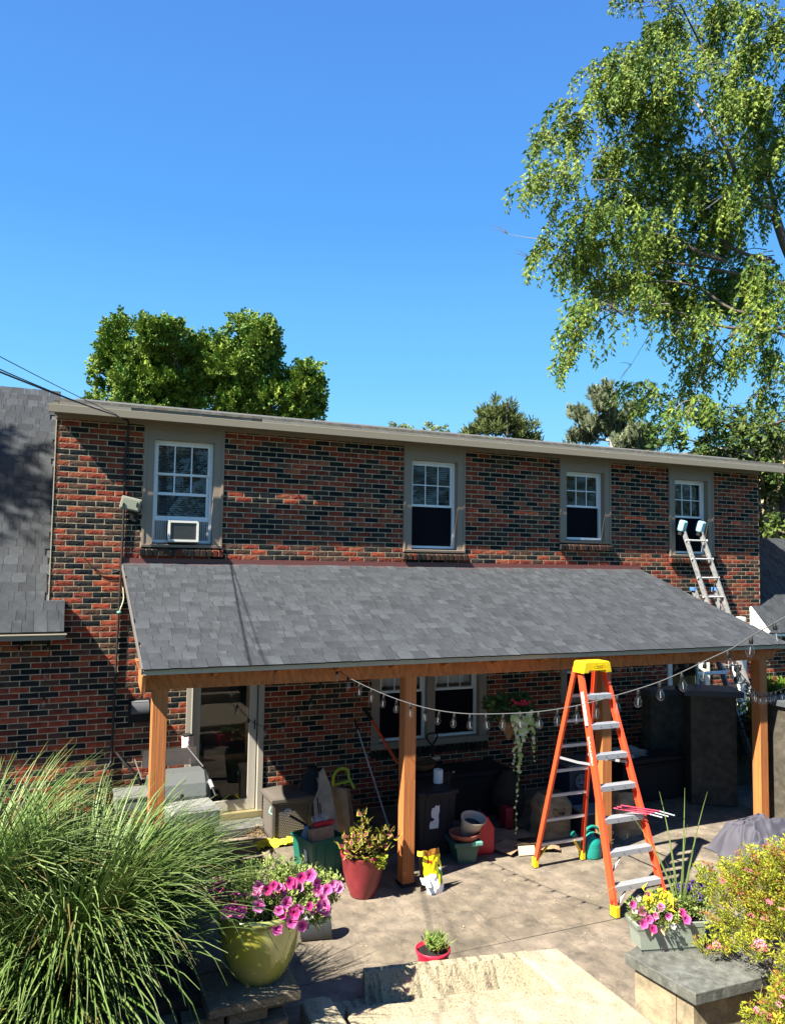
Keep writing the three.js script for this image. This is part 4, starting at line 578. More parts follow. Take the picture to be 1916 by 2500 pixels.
stringLights('long swag of clear bulbs strung from porch beam across in front of the orange ladder', swag([[2.617, -1.085, 2.497], [2.68, -1.144, 2.663], [2.806, -1.217, 3.006], [2.933, -1.267, 3.351], [3.065, -1.29, 3.708], [3.194, -1.274, 4.054], [3.322, -1.222, 4.402], [3.453, -1.151, 4.756], [3.577, -1.054, 5.09], [3.695, -.931, 5.409], [3.814, -.787, 5.732], [3.934, -.597, 6.056], [3.977, -.528, 6.173], [4.033, -.415, 6.324], [4.2, -.1, 6.8], [4.6, .6, 7.8]]), .176, 3, { cable: mat(.06, .06, .06), tilt: .35, off: 0 });
stringLights('short bunched swag of clear bulbs hanging in front of the right corner post', swag([[7.2, -1.13, 3.2], [7.5, -1.38, 3.17], [7.75, -1.50, 3.05], [8.02, -1.535, 2.95], [8.3, -1.52, 2.9], [8.6, -1.40, 2.95], [9.0, -1.15, 3.1]]), .105, 5, { tilt: .5 });
stringLights('string of unlit bulbs drooping from the storm door along the shaded brick wall', swag([[2.0, -1.25, .3], [2.07, -1.7, .3], [2.35, -2.03, .3], [2.62, -2.06, .3], [2.86, -1.93, .3], [3.05, -1.75, .3], [3.22, -1.5, .32], [3.5, -1.44, .34], [3.9, -1.44, .36]]), .235, 7);
stringLights('row of unlit bulbs fixed along the porch ceiling towards the side steps', swag([[4.3, -1.30, 1.2], [5, -1.33, 1.2], [6, -1.33, 1.2], [7, -1.34, 1.2], [7.6, -1.38, 1.2], [8.0, -1.40, 1.2], [8.5, -1.34, 1.2]]), .205, 9);
stringLights('sparse string of unlit bulbs hooked along the left wall below the eave', swag([[-.75, -1.0, .05], [-.4, -1.02, .05], [-.05, -.98, .06], [-.06, -1.3, .05], [-.07, -1.62, .05]]), .31, 13);

// ---------- services on the front wall ----------
{ const t = thing('flood_light', 'pale square twin flood lamp on a wall bracket left of the first upstairs window', 'flood light', [.80, .60, .02]); const hd = new MB().add(rbox(.235, .155, .055, .012, 2)); const a = put('lamp_housing', hd.geo(), mat(.20, .20, .155, { roughness: .6 }), t); a.position.set(-.01, .05, .15); a.rotation.set(.12, -.15, -.2);
  const f = put('lens', rbox(.20, .12, .01, .004), mat(.27, .28, .21, { roughness: .2, clearcoat: .6 }), a); f.position.z = .028; for (const s of [-1, 1]) { const k = put('clip', rbox(.02, .05, .014, .003), M.blackMetal, a); k.position.set(s * .075, -.01 + .02 * s, .036); }
  new MB().tube([V(.04, -.1, 0), V(.05, -.06, .08), V(.01, .02, .12)], .018, 8).add(new THREE.CylinderGeometry(.055, .055, .03, 16), T4(.05, -.1, .005, Math.PI / 2)).mesh('bracket', M.blackMetal, t); }
{ const t = thing('service_cable', 'black power and phone wires running down the wall from the eave', 'cable', [.70, 1.62, .03]), d = (x, y, z) => V(x - .70, y - 1.62, z - .03);
  new MB().tube([d(.66, 1.70, .06), d(.74, 1.66, .07), d(.74, 1.55, .04), d(.72, 1.2, .024), d(.725, .6, .03), d(.72, 0, .024), d(.71, -.7, .024), d(.70, -1.5, .024), d(.685, -2.46, .024), d(.66, -2.9, .024)], .014, 6, 60).mesh('conduit', M.cable, t);
  new MB().tube([d(.74, 1.55, .04), d(.76, 1.2, .024), d(.76, .5, .024), d(.755, -.4, .024)], .006, 5, 30).mesh('thin_wire', M.cable, t);
  new MB().tube([d(.30, .0, .014), d(.42, -.13, .02), d(.55, -.19, .02), d(.70, -.15, .03)], .007, 5, 20).mesh('loose_wire', M.cable, t);
  new MB().tube([d(.75, -.35, .03), d(.76, -.50, .03), d(.72, -.63, .03)], .010, 6, 16).mesh('pale_wire', mat(.5, .45, .3), t);
  const c = put('clamp', new THREE.SphereGeometry(.024, 10, 8), mat(.12, .34, .27, { roughness: .6 }), t); c.position.copy(d(.715, -.65, .03)); c.scale.set(1.2, .8, 1);

  const dirs = [[-.291, -.112, .95, .0075], [-.241, -.128, .962, .0045], [-.325, -.066, .944, .004]];
  for (const [x, y, z, w] of dirs) { const pts = []; for (let k = 0; k <= 8; k++) { const q = k * 1.8; pts.push(d(.68 + x * q, 1.70 + y * q + .0035 * q * q, .06 + z * q)); } new MB().tube(pts, w, 6, 60).mesh('overhead_wire', M.cable, t); }
  new MB().tube([d(.74, -2.3, .03), d(.86, -2.45, .10), d(1.0, -2.62, .12), d(1.05, -2.85, .08)], .016, 6, 20).tube([d(.69, -2.4, .03), d(.58, -2.6, .08), d(.56, -2.9, .06)], .012, 6, 16).mesh('hose_loop', M.cable, t);
}
{ const t = thing('dryer_vent', 'black plastic dryer vent hood on the brick left of the first porch post', 'vent', [.99, -1.83, 0]); put('back_plate', rbox(.255, .285, .02, .004), M.black, t).position.z = .008;
  const s = new THREE.Shape(); s.moveTo(0, .10); s.lineTo(.05, .10); s.absarc(.02, -.0, .11, 1.2, -.35, true); s.lineTo(0, -.05); const g = new THREE.ExtrudeGeometry(s, { depth: .2, bevelEnabled: false }); g.rotateY(-Math.PI / 2); g.translate(.1, .02, .015); put('hood', g, mat(.07, .072, .076, { roughness: .35 }), t); put('hood_lid', rbox(.2, .012, .09, .004), mat(.12, .12, .12), t).position.set(0, .115, .055); }
{ const t = thing('wall_lamp', 'small wall lamp with crinkled pale pinkish cover beside the storm door', 'lamp', [1.555, -2.22, .1]); const r = rng(17);
  put('cover', gridGeo(22, 8, (u, v) => { const a = u * 6.2832, k = .068 + .012 * (r() - .5) + .006 * Math.sin(a * 5); return [Math.cos(a) * k, .075 - v * .155, Math.sin(a) * k]; }), mat(.56, .43, .40, { roughness: .7 }), t); put('lamp_top', lathe([[0, .1], [.05, .09], [.075, .075], [.0, .07]], 14), M.blackMetal, t);
  const f = new MB(); for (let i = 0; i < 30; i++) { const a = r() * 6.28, k = .04 * r(); f.tube([V(Math.cos(a) * k, -.07, Math.sin(a) * k), V(Math.cos(a) * (k + .03), -.10 - .05 * r(), Math.sin(a) * k), V(Math.cos(a) * .05, -.14 - .06 * r(), .04 * (r() - .5))], .002, 4, 4); } f.mesh('twigs', mat(.10, .06, .035), t);
  new MB().bar(V(0, -.05, -.1), V(0, 0, -.02), .03, .03).box(-.045, .045, -.12, .08, -.1, -.085).mesh('bracket', M.blackMetal, t); }
{ const t = thing('door_rod', 'thin grey pole with white ring strapped along the left jamb of the storm door', 'pole', [1.60, Y0, .11]); new MB().add(new THREE.CylinderGeometry(.012, .012, 1.9, 8).translate(0, 1.25, 0)).mesh('pole', mat(.22, .20, .16), t); put('ring', new THREE.CylinderGeometry(.022, .022, .05, 10).translate(0, .86, 0), M.vinyl, t); }
{ const t = thing('air_conditioner', 'window air conditioner with pale frame in the first upstairs window', 'air conditioner', [1.43, .345, -.02]); put('case', rbox(.36, .25, .2, .01), mat(.16, .155, .14, { roughness: .6 }), t).position.z = -.02;
  const m = new MB(); bars(m, -.185, .185, -.13, .13, .026, .07, .098); m.mesh('face_frame', mat(.62, .60, .52, { roughness: .4 }), t); const g = new MB(); for (let k = 0; k < 22; k++) g.box(-.155, .155, -.103 + k * .0094, -.1 + k * .0094, .082, .086); g.mesh('louvre', mat(.06, .058, .052, { roughness: .7 }), t); put('bottom_tray', rbox(.38, .012, .14, .003), M.taupe, t).position.set(0, -.137, .02); }
// ---------- planters ----------
function petunia(cOut, cIn, seed) { const r = rng(seed), n = 10, f = [], cs = [], R2 = (i) => .034 * (i & 1 ? .90 : 1.04) * (.95 + .1 * hash(i, seed, 1)); for (let i = 0; i < n; i++) { const a = i / n * 6.2832, b = (i + 1) / n * 6.2832, pt = (k, z, q) => [Math.cos(q) * k, Math.sin(q) * k, z]; f.push([[0, 0, -.012], pt(.012, 0, a), pt(.012, 0, b)]); cs.push([cIn, cIn, cIn]); f.push([pt(.012, 0, a), pt(R2(i), .006 + .004 * r(), a), pt(R2((i + 1) % n), .007, b), pt(.012, 0, b)]); cs.push([cIn, cOut, cOut, cIn]); f.push([pt(.009, -.002, a), pt(.003, -.05, a), pt(.003, -.05, b), pt(.009, -.002, b)]); cs.push([cOut, cOut, cOut, cOut]); } return quadGeo(f, cs); }
M.petal = leafM(1, 1, 1, .3, { vertexColors: true, roughness: .7 });
const PINK = [petunia([.70, .17, .42], [.38, .02, .17], 1), petunia([.62, .07, .26], [.28, .0, .09], 2), petunia([.74, .30, .52], [.48, .04, .22], 3)], PURPLE = petunia([.10, .03, .42], [.03, .005, .10], 4), WHITE = petunia([.75, .70, .72], [.55, .50, .40], 5), BUD = [.5, .1, .3];
const petLeaf = sprayGeo(8, .075, .034, .016, 77, 1.2);
function faceMatrix(o, p, d, roll, s) { o.position.copy(p); o.quaternion.setFromUnitVectors(V(0, 0, 1), d.clone().normalize()).multiply(new THREE.Quaternion().setFromAxisAngle(V(0, 0, 1), roll)); o.scale.setScalar(s); }
M.glaze = mat(.40, .41, .13, { map: rep(tex(256, (u, v) => { const a = fbm(u, v, 4, 91, 4); return [.80 + .3 * (a - .5), .80 + .24 * (a - .5), .66 + .5 * (fbm(u, v, 5, 95, 3) - .5)]; }), 2, 1), roughness: .16, clearcoat: .8, clearcoatRoughness: .08 });
{ // big glazed pot of petunias
  const t = thing('potted_petunias', 'big glazed olive green pot overflowing with pink petunias beside the ornamental grass', 'potted plant', [1.40, Y0 + .44, 4.42]);
  t.scale.setScalar(1.14);
  put('pot', lathe([[0, 0], [.125, 0], [.15, .012], [.20, .10], [.238, .20], [.255, .30], [.257, .37], [.262, .385], [.272, .395], [.274, .412], [.262, .425], [.243, .42], [.238, .40], [.236, .35], [0, .345]], 48), M.glaze, t);
  put('soil', new THREE.CircleGeometry(.238, 28).rotateX(-Math.PI / 2).translate(0, .372, 0), M.soil, t);
  const r = rng(101), cl = [[.02, .45, 0, .22, .09], [-.12, .44, .06, .14, .06], [.24, .48, -.08, .16, .08], [.16, .42, .10, .14, .05], [.38, .42, -.05, .13, .07], [.30, .36, .04, .12, .07], [-.14, .47, -.10, .16, .08], [.06, .51, -.12, .22, .07]];
  const list = fillClusters(cl, 6500, 103, (d, q) => V(d.x + .5 * (q() - .5), d.y + .5, d.z + .4), 1, .7, 1.2); inst('foliage', petLeaf, leafM(1, 1, 1, .3), list, t, tones(list.length, 104, [.10, .18, .03], [.36, .40, .12]));
  const stem = new MB(); for (let i = 0; i < 44; i++) { const c = cl[(r() * 8) | 0], a = V((r() - .5) * .25, .38, (r() - .5) * .25), e = V(c[0] + c[3] * (r() - .3), c[1] + c[4] * (r() - .4), c[2] + c[3] * (r() - .5)); stem.tube([a, a.clone().lerp(e, .5).add(V(0, .06, 0)), e], .0022, 4, 6); } stem.mesh('stem', mat(.13, .17, .05), t);
  for (let i = 0; i < 58; i++) { const c = cl[(r() * cl.length) | 0], d = V(r() - .5, .35 * (r() - .3), .2 + r() * .8).normalize(), p = V(c[0] + d.x * c[3] * 1.7 - .03, c[1] + d.y * c[4] + c[4] * (.4 + .5 * r()), c[2] + d.z * c[3] * 1.1), o = put('flower', PINK[(r() * 3) | 0], M.petal, t); faceMatrix(o, p, V(d.x + .8 * (r() - .5) - .2, .35 + .5 * (r() - .5), .8 + d.z * .4), r() * 6, .75 + .5 * r()); }
  for (const [x, y, z] of [[.12, .40, .26], [.03, .38, .27], [.19, .36, .24], [.16, .445, .22]]) { const o = put('flower', PINK[0], M.petal, t); faceMatrix(o, V(x, y, z), V(.1, .3, 1), r() * 6, 1.05); }
}
{ // coleus in a dark red pot
  const t = thing('potted_coleus', 'dark red pot of lime edged burgundy coleus standing left of the second porch post', 'potted plant', [2.925, Y0, 2.5]);
  put('pot', lathe([[0, 0], [.115, 0], [.125, .015], [.128, .03], [.165, .12], [.195, .24], [.207, .34], [.212, .375], [.222, .39], [.226, .415], [.215, .425], [.198, .41], [.19, .36], [0, .36]], 40), M.potRed, t);
  put('soil', new THREE.CircleGeometry(.195, 24).rotateX(-Math.PI / 2).translate(0, .385, 0), M.soil, t);
  const lime = [.30, .34, .03], mid = [.12, .018, .03], cg = [1, 2, 3].map((k) => { const L = .125, W = .086, q = leafPts(L, W, .18, .5), inner = leafPts(L * .80, W * .66, .18, .5).map((f) => f.map(([x, y, z]) => [x, y + L * .06, z + .004])); const under = inner.map((f) => f.map(([x, y, z]) => [x, y, z - .008])); return quadGeo([...q, ...inner, ...under], [...q.map(() => lime), ...[...inner, ...under].map(() => (k === 1 ? mid : k === 2 ? [.2, .03, .06] : [.07, .03, .015]))]); });
  const CM = leafM(1, 1, 1, .3, { vertexColors: true, roughness: .6 }), r = rng(111), st = new MB();
  for (let s = 0; s < 24; s++) { const a = s * 2.4, k = .18 * Math.sqrt(s / 24), top = V(Math.cos(a) * k * 1.25 + (s === 3 || s === 8 ? .16 : 0), .50 + (.17 - k) * .9 + .05 * r() + (s === 2 ? .14 : 0), Math.sin(a) * k * 1.25); st.tube([V(Math.cos(a) * k * .5, .37, Math.sin(a) * k * .5), top], .004, 5, 4);
    for (let j = 0; j < 7; j++) { const o = put('leaf', cg[(r() * 3) | 0], CM, t), az = j * 1.57 + (j > 3 ? .8 : 0) + a, el = j < 3 ? .7 : 1.25; o.position.copy(top).add(V(0, -.012 * j - (j > 3 ? .03 : 0), 0)); o.quaternion.setFromEuler(new THREE.Euler(0, az, 0)).multiply(new THREE.Quaternion().setFromEuler(new THREE.Euler(el + .3 * r(), 0, 0))); o.scale.setScalar((j < 3 ? .62 : 1) * (.75 + .4 * r())); } }
  st.mesh('stem', mat(.12, .13, .04), t);
  const jl = fillClusters([[.09, .40, .17, .09, .035], [.11, .36, .2, .05, .06]], 30000, 113, (d, q) => V(d.x, .4, .6 + d.z), .6, .25, .5); inst('creeping_jenny', sprayGeo(7, .05, .04, .036, 5), leafM(1, 1, 1, .3), jl, t, tones(jl.length, 114, [.22, .27, .015], [.36, .38, .03]));
  for (const [x, y, z] of [[-.21, .44, .08], [-.2, .56, .02]]) for (let k = 0; k < 4; k++) { const o = put('withered_leaf', leafGeo(.05, .03, .5, 1), mat(.42, .17, .07), t); o.position.set(x + .02 * (r() - .5), y + .02 * r(), z); o.rotation.set(r() * 3, r() * 6, r()); }
}
{ // small red pot half hidden behind the landing wall
  const t = thing('potted_seedling', 'small bright red pot of narrow green shoots behind the low concrete wall', 'potted plant', [2.9, Y0, 4.12]);
  put('pot', lathe([[0, 0], [.095, 0], [.13, .18], [.142, .195], [.142, .215], [.132, .218], [.125, .19], [0, .185]], 30), mat(.55, .02, .05, { roughness: .4 }), t); put('soil', new THREE.CircleGeometry(.126, 20).rotateX(-Math.PI / 2).translate(0, .19, 0), M.soil, t);
  const g = leafGeo(.1, .011, .2, .8), r = rng(121), l = []; for (let i = 0; i < 190; i++) l.push(aim(V(.15 * (r() - .5) + .03, .19 + .05 * r(), .14 * (r() - .5)), V(r() - .5, 1.1, r() - .5), r() * 6, .6 + .7 * r())); for (let i = 0; i < 10; i++) l.push(aim(V(.02 * (r() - .5) - .03, .19, 0), V(.4 * (r() - .5), 1, .2), r() * 6, 1.7)); inst('foliage', g, leafM(1, 1, 1, .3), l, t, tones(l.length, 122, [.09, .17, .03], [.26, .34, .07]));
}
{ // window box on the wall cap
  const t = thing('window_box', 'grey green rectangular planter of pink, yellow and purple flowers on the bluestone cap', 'planter', [4.385, Y0 + .422, 5.13], -.26);
  const W = .56, D = .19, hh = .225, f = (k) => [[-W / 2 * k, -D / 2 * k], [W / 2 * k, -D / 2 * k], [W / 2 * k, D / 2 * k], [-W / 2 * k, D / 2 * k]], m = new MB(), bm = mat(.19, .215, .175, { roughness: .5, bumpMap: rep(X.fine, 3), bumpScale: .0006 });
  const ring = (k0, y0, k1, y1) => { const a = f(k0), b = f(k1); for (let i = 0; i < 4; i++) { const j = (i + 1) % 4; m.add(quadGeo([[[a[i][0], y0, a[i][1]], [a[j][0], y0, a[j][1]], [b[j][0], y1, b[j][1]], [b[i][0], y1, b[i][1]]]])); } };
  ring(.82, 0, .97, .165); ring(.97, .165, 1.01, .168); ring(1.01, .168, 1.03, .2); ring(1.03, .2, .98, .207); ring(.98, .207, .95, .19); ring(.95, .19, .9, .02); m.add(quadGeo([f(.82).map(([x, z]) => [x, 0, z])])); m.mesh('box', bm, t);
  put('soil', new THREE.PlaneGeometry(W * .94, D * .92).rotateX(-Math.PI / 2).translate(0, .178, 0), M.soil, t);
  const r = rng(131), cl = [[-.17, .25, .02, .13, .07], [-.02, .26, -.02, .12, .08], [.12, .27, -.04, .11, .08], [.26, .26, -.05, .14, .09], [-.08, .22, .07, .12, .05]];
  const list = fillClusters(cl, 8500, 133, (d, q) => V(d.x, .7 + .4 * q(), d.z + .3), .8, .7, 1.25); inst('foliage', petLeaf, leafM(1, 1, 1, .3), list, t, tones(list.length, 134, [.12, .20, .04], [.33, .38, .10]));
  const fl = (g, x, y, z, s = 1, d = V(0, .45, 1)) => { const o = put('flower', g, M.petal, t); faceMatrix(o, V(x, y, z), d.add(V(.5 * (r() - .5), .3 * (r() - .5), 0)), r() * 6, s); };
  for (const [x, y, z, s] of [[-.29, .33, .03, 1], [-.16, .37, .02, 1.25], [-.24, .30, .08, 1.1], [-.10, .33, .10, 1], [-.21, .26, .13, 1], [.0, .36, .0, 1], [-.25, .23, .12, 1.2], [-.19, .20, .15, 1], [-.17, .27, .12, .9], [-.05, .27, .12, .9], [.02, .32, .06, 1], [.08, .25, .14, 1.15], [.06, .29, .12, .9], [-.15, .28, .12, .8]]) fl(PINK[(r() * 3) | 0], x, y, z, s);
  for (const [x, y, z] of [[-.22, .35, -.02], [-.12, .30, .08], [.02, .33, .03], [-.03, .21, .15], [-.28, .28, .04]]) fl(WHITE, x, y, z, .7);
  for (const [x, y, z, s] of [[.13, .39, -.08, 1], [.10, .36, -.06, .9], [.2, .40, -.06, 1], [.25, .35, 0, 1.15], [.28, .40, -.1, .9], [.33, .39, -.1, .9], [.31, .32, -.03, .7]]) fl(PURPLE, x, y, z, s);
  const ye = leafGeo(.055, .03, .5, .6), ym = mat(.72, .60, .005, { roughness: .7 }); for (let i = 0; i < 74; i++) { const o = put('petal', ye, ym, t); o.position.set(-.10 + .26 * (r() - .4), .30 + .1 * r() - .06 * (i % 3 === 0), -.05 + .12 * r()); o.rotation.set(r() * 3, r() * 6, (r() - .5) * 2); o.scale.setScalar(.7 + .8 * r()); }
  for (const [x, y, z, dx, dz, L, w] of [[.10, .18, 0, -.09, -.10, 1.0, 1.3], [.11, .18, .01, .10, -.12, 1.02, 1.2], [.12, .18, 0, .24, -.06, 1.0, 1.3], [.12, .18, .01, -.42, -.05, .86, 1.2], [.10, .18, .01, .06, .05, .78, 1], [.13, .18, .0, -.30, .1, .5, .8], [.11, .18, .0, .4, .1, .38, .8], [.12, .19, .02, .02, .2, .36, .7], [.10, .18, .02, .17, .1, .44, .8], [.09, .18, 0, -.22, -.2, .6, .8]]) { const g = gridGeo(2, 8, (u, v) => [dx * L * (v * .6 + .5 * v * v) + (u - .5) * .021 * w * (1 - v * .92), L * v * (1 - .06 * v), dz * L * v * v + (u === .5 ? .003 * (1 - v) : 0)]), o = put('spike_leaf', g, M.spike ??= leafM(.17, .23, .06, .25), t); o.position.set(x, y, z); }
  { const g = gridGeo(2, 14, (u, v) => { const q = v * 1.3; return [-.72 * v, .34 * Math.sin(q * 1.9) - .05 * v, .05 * v + (u - .5) * .011 * (1 - .9 * v)]; }), o = put('spike_leaf', g, M.spike2 ??= leafM(.26, .26, .07, .25), t); o.position.set(.10, .19, .01); }
  for (const [x, z] of [[-.18, .1], [-.10, .105]]) { const o = put('withered_flower', leafGeo(.06, .03, .6, 1), mat(.45, .26, .13), t); o.position.set(x, .2, z + .02); o.rotation.set(2.9, r(), 0); }
}
{ // hanging basket under the porch
  const t = thing('hanging_basket', 'hanging cone basket of red begonias with long trailing pale variegated vines', 'hanging plant', [4.92, Y0 + 1.52, 2.02]);
  put('basket', lathe([[0, -.26], [.02, -.25], [.10, -.10], [.155, .02], [.165, .03], [.155, .03], [0, .0]], 20), mat(.22, .13, .06, { map: rep(X.mottle, 3), roughness: 1 }), t);
  new MB().bar(V(.15, .02, 0), V(0, .55, 0), .004).bar(V(-.08, .02, .13), V(0, .55, 0), .004).bar(V(-.08, .02, -.13), V(0, .55, 0), .004).mesh('hanger', M.blackMetal, t);
  const r = rng(141), list = fillClusters([[0, .12, 0, .26, .09], [-.15, .09, .02, .16, .08], [.17, .10, 0, .16, .08]], 1800, 143, (d, q) => V(d.x, .3 + d.y, d.z), .9, .8, 1.3); inst('foliage', sprayGeo(6, .08, .08, .06, 12), leafM(1, 1, 1, .2), list, t, tones(list.length, 144, [.03, .06, .02], [.07, .12, .03]));
  for (let i = 0; i < 12; i++) { const o = put('flower', WHITE, mat(.5, .012, .03), t); faceMatrix(o, V(.05 + .22 * (r() - .5), .17 + .06 * r(), .16 + .06 * r()), V(0, .5, 1), r() * 6, .55); }
  const vg = quadGeo([0, 1, 2, 3, 4, 5].map((i) => { const a = i / 6 * 6.28, b = (i + 1) / 6 * 6.28; return [[0, -.016, .003], [Math.sin(a) * .017, -.016 + Math.cos(a) * .017, 0], [Math.sin(b) * .017, -.016 + Math.cos(b) * .017, 0]]; })), vm = [leafM(.50, .56, .27, .25), leafM(.62, .64, .42, .25), leafM(.36, .46, .14, .25)];
  const st = new MB(), vine = (x, z, len, wob) => { const pts = []; for (let k = 0; k <= 8; k++) { const v = k / 8; pts.push(V(x + wob * Math.sin(v * 5 + x * 20) + .05 * Math.min(1, v * 6), .03 - len * v + .03 * Math.sin(v * 9), z + .03 * Math.sin(v * 7))); } st.tube(pts, .0022, 4, 24); const c = new THREE.CatmullRomCurve3(pts), n = Math.ceil(len / .034); for (let i = 0; i < n; i++) { const v = (i + r() * .6) / n; if (r() < .5 * v * v) continue; const o = put('leaf', vg, vm[(r() * 3) | 0], t), p = c.getPointAt(v); o.position.copy(p).add(V(.016 * (r() - .5), .008, .012 * r())); o.rotation.set(.5 * (r() - .5), 1.6 * (r() - .5), 2.4 * (r() - .5)); o.scale.setScalar((1.35 + .6 * r()) * (1 - .55 * v)); } };
  vine(-.03, .16, 1.32, .025); vine(.0, .16, .85, .02); vine(.03, .15, .55, .02); vine(-.06, .14, .62, .02); vine(.21, .10, .55, .02); vine(.24, .09, .42, .015); vine(.12, .14, .32, .02);
  for (let i = 0; i < 46; i++) { const o = put('leaf', vg, vm[(r() * 3) | 0], t); o.position.set(.08 + .26 * (r() - .5), .0 + .1 * (r() - .3), .17 + .03 * r()); o.rotation.set(.6 * (r() - .5), .8 * (r() - .5), 6 * r()); o.scale.setScalar(1.4 + .7 * r()); }
  st.mesh('vine_stem', mat(.16, .2, .06), t);
}
{ // spirea tumbling over the right wall
  const t = thing('spirea_bush', 'sprawling spirea with lime and reddish leaves and pink flower heads at the right edge', 'bush', [5.1, Y0 + .35, 5.6]);
  const cl = [[-.75, .0, .45, .12, .09], [-.62, .06, .55, .2, .13], [-.45, .13, .5, .2, .15], [-.85, -.02, .62, .12, .08], [-.25, .46, -.34, .24, .14], [.0, .55, -.22, .3, .17], [.25, .62, -.1, .3, .2], [-.30, .28, -.12, .24, .12], [-.05, .38, 0, .28, .16], [.2, .45, .1, .3, .2], [-.52, .14, -.2, .14, .06], [-.5, .26, .14, .1, .06], [-.33, .3, .42, .18, .12], [-.42, .10, .6, .24, .10], [-.2, .2, .55, .26, .16], [.0, .3, .4, .28, .2], [-.62, .0, .75, .16, .10], [-.3, .02, .9, .3, .14], [.1, .1, .8, .3, .2], [-.30, -.02, 1.15, .2, .14], [-.05, .05, 1.2, .26, .18], [.2, .2, 1.0, .26, .2], [-.5, -.12, .98, .14, .1]];
  const r = rng(151), st = new MB(); for (let i = 0; i < 130; i++) { const c = cl[(r() * cl.length) | 0], a = V((r() - .5) * .35 - .05, 0, (r() - .5) * .5 + .05), e = V(c[0] + c[3] * (r() - .5) * 1.6, c[1] + c[4] * (r() - .4) * 1.6, c[2] + c[3] * (r() - .5) * 1.6); st.tube([a, a.clone().lerp(e, .5).add(V(.06 * (r() - .5), .08 * r(), .06 * (r() - .5))), e], .0022 + .0015 * r(), 4, 7); } st.mesh('stem', mat(.17, .10, .065), t);
  const list = fillClusters(cl, 5600, 153, (d, q) => V(d.x + .8 * (q() - .5) - .2, .5 + .5 * q(), d.z + .4 * q()), 1, .65, 1.15), cols = tones(list.length, 154, [.14, .19, .018], [.44, .43, .028]); cols.forEach((c, i) => { if (hash(i, 7, 7) > .89) c.setRGB(.40, .13, .04); });
  inst('foliage', sprayGeo(8, .085, .034, .014, 14, 1.0), leafM(1, 1, 1, .3), list, t, cols);
  const head = new MB(); for (let i = 0; i < 34; i++) { const a = r() * 6.28, k = Math.sqrt(r()) * .026; head.add(new THREE.OctahedronGeometry(.0042), T4(Math.cos(a) * k, .008 * (1 - k / .026) + .004 * r(), Math.sin(a) * k, r(), r())); } const hg = head.geo(), hm = [mat(.55, .15, .20), mat(.62, .22, .28), mat(.40, .07, .12)];
  for (let i = 0; i < 90; i++) { const c = cl[(r() * cl.length) | 0], o = put('flower_head', hg, hm[(r() * 3) | 0], t); o.position.set(c[0] + c[3] * 1.5 * (r() - .5), c[1] + c[4] * (.6 + .5 * r()), c[2] + c[3] * (r() - .3)); o.rotation.set(.5 * r(), r() * 6, .5 * (r() - .5)); o.scale.setScalar(.8 + .7 * r()); }
}
// ---------- clutter under and beside the porch ----------
const cloth = (nu, nv, f, seed, amp, freq = 5) => { const r = seed; return gridGeo(nu, nv, (u, v) => { const p = f(u, v), a = fbm(u, v, freq, r, 4), b = Math.abs(fbm(u, v, freq * 2, r + 40, 3) - .5); return [p[0] + amp * .6 * (fbm(u, v, freq, r + 9, 3) - .5), p[1] + amp * (a - .5) - amp * 1.2 * b, p[2] + amp * .6 * (fbm(u, v, freq, r + 5, 3) - .5)]; }); };
const frustum = (w0, d0, w1, d1, h, y = 0) => { const a = [[-w0, -d0], [w0, -d0], [w0, d0], [-w0, d0]].map(([x, z]) => [x / 2, y, z / 2]), b = [[-w1, -d1], [w1, -d1], [w1, d1], [-w1, d1]].map(([x, z]) => [x / 2, y + h, z / 2]); return [a, b]; };
function openBin(parent, name, w0, d0, w1, d1, h, m, th = .008) { const q = new MB(), [a, b] = frustum(w0, d0, w1, d1, h), [c, d] = frustum(w0 - th * 2, d0 - th * 2, w1 - th * 2, d1 - th * 2, h - th, th); for (let i = 0; i < 4; i++) { const j = (i + 1) % 4; q.add(quadGeo([[a[i], a[j], b[j], b[i]], [c[i], d[i], d[j], c[j]], [b[i], b[j], d[j], d[i]]])); } q.add(quadGeo([a, c])); return q.mesh(name, m, parent); }
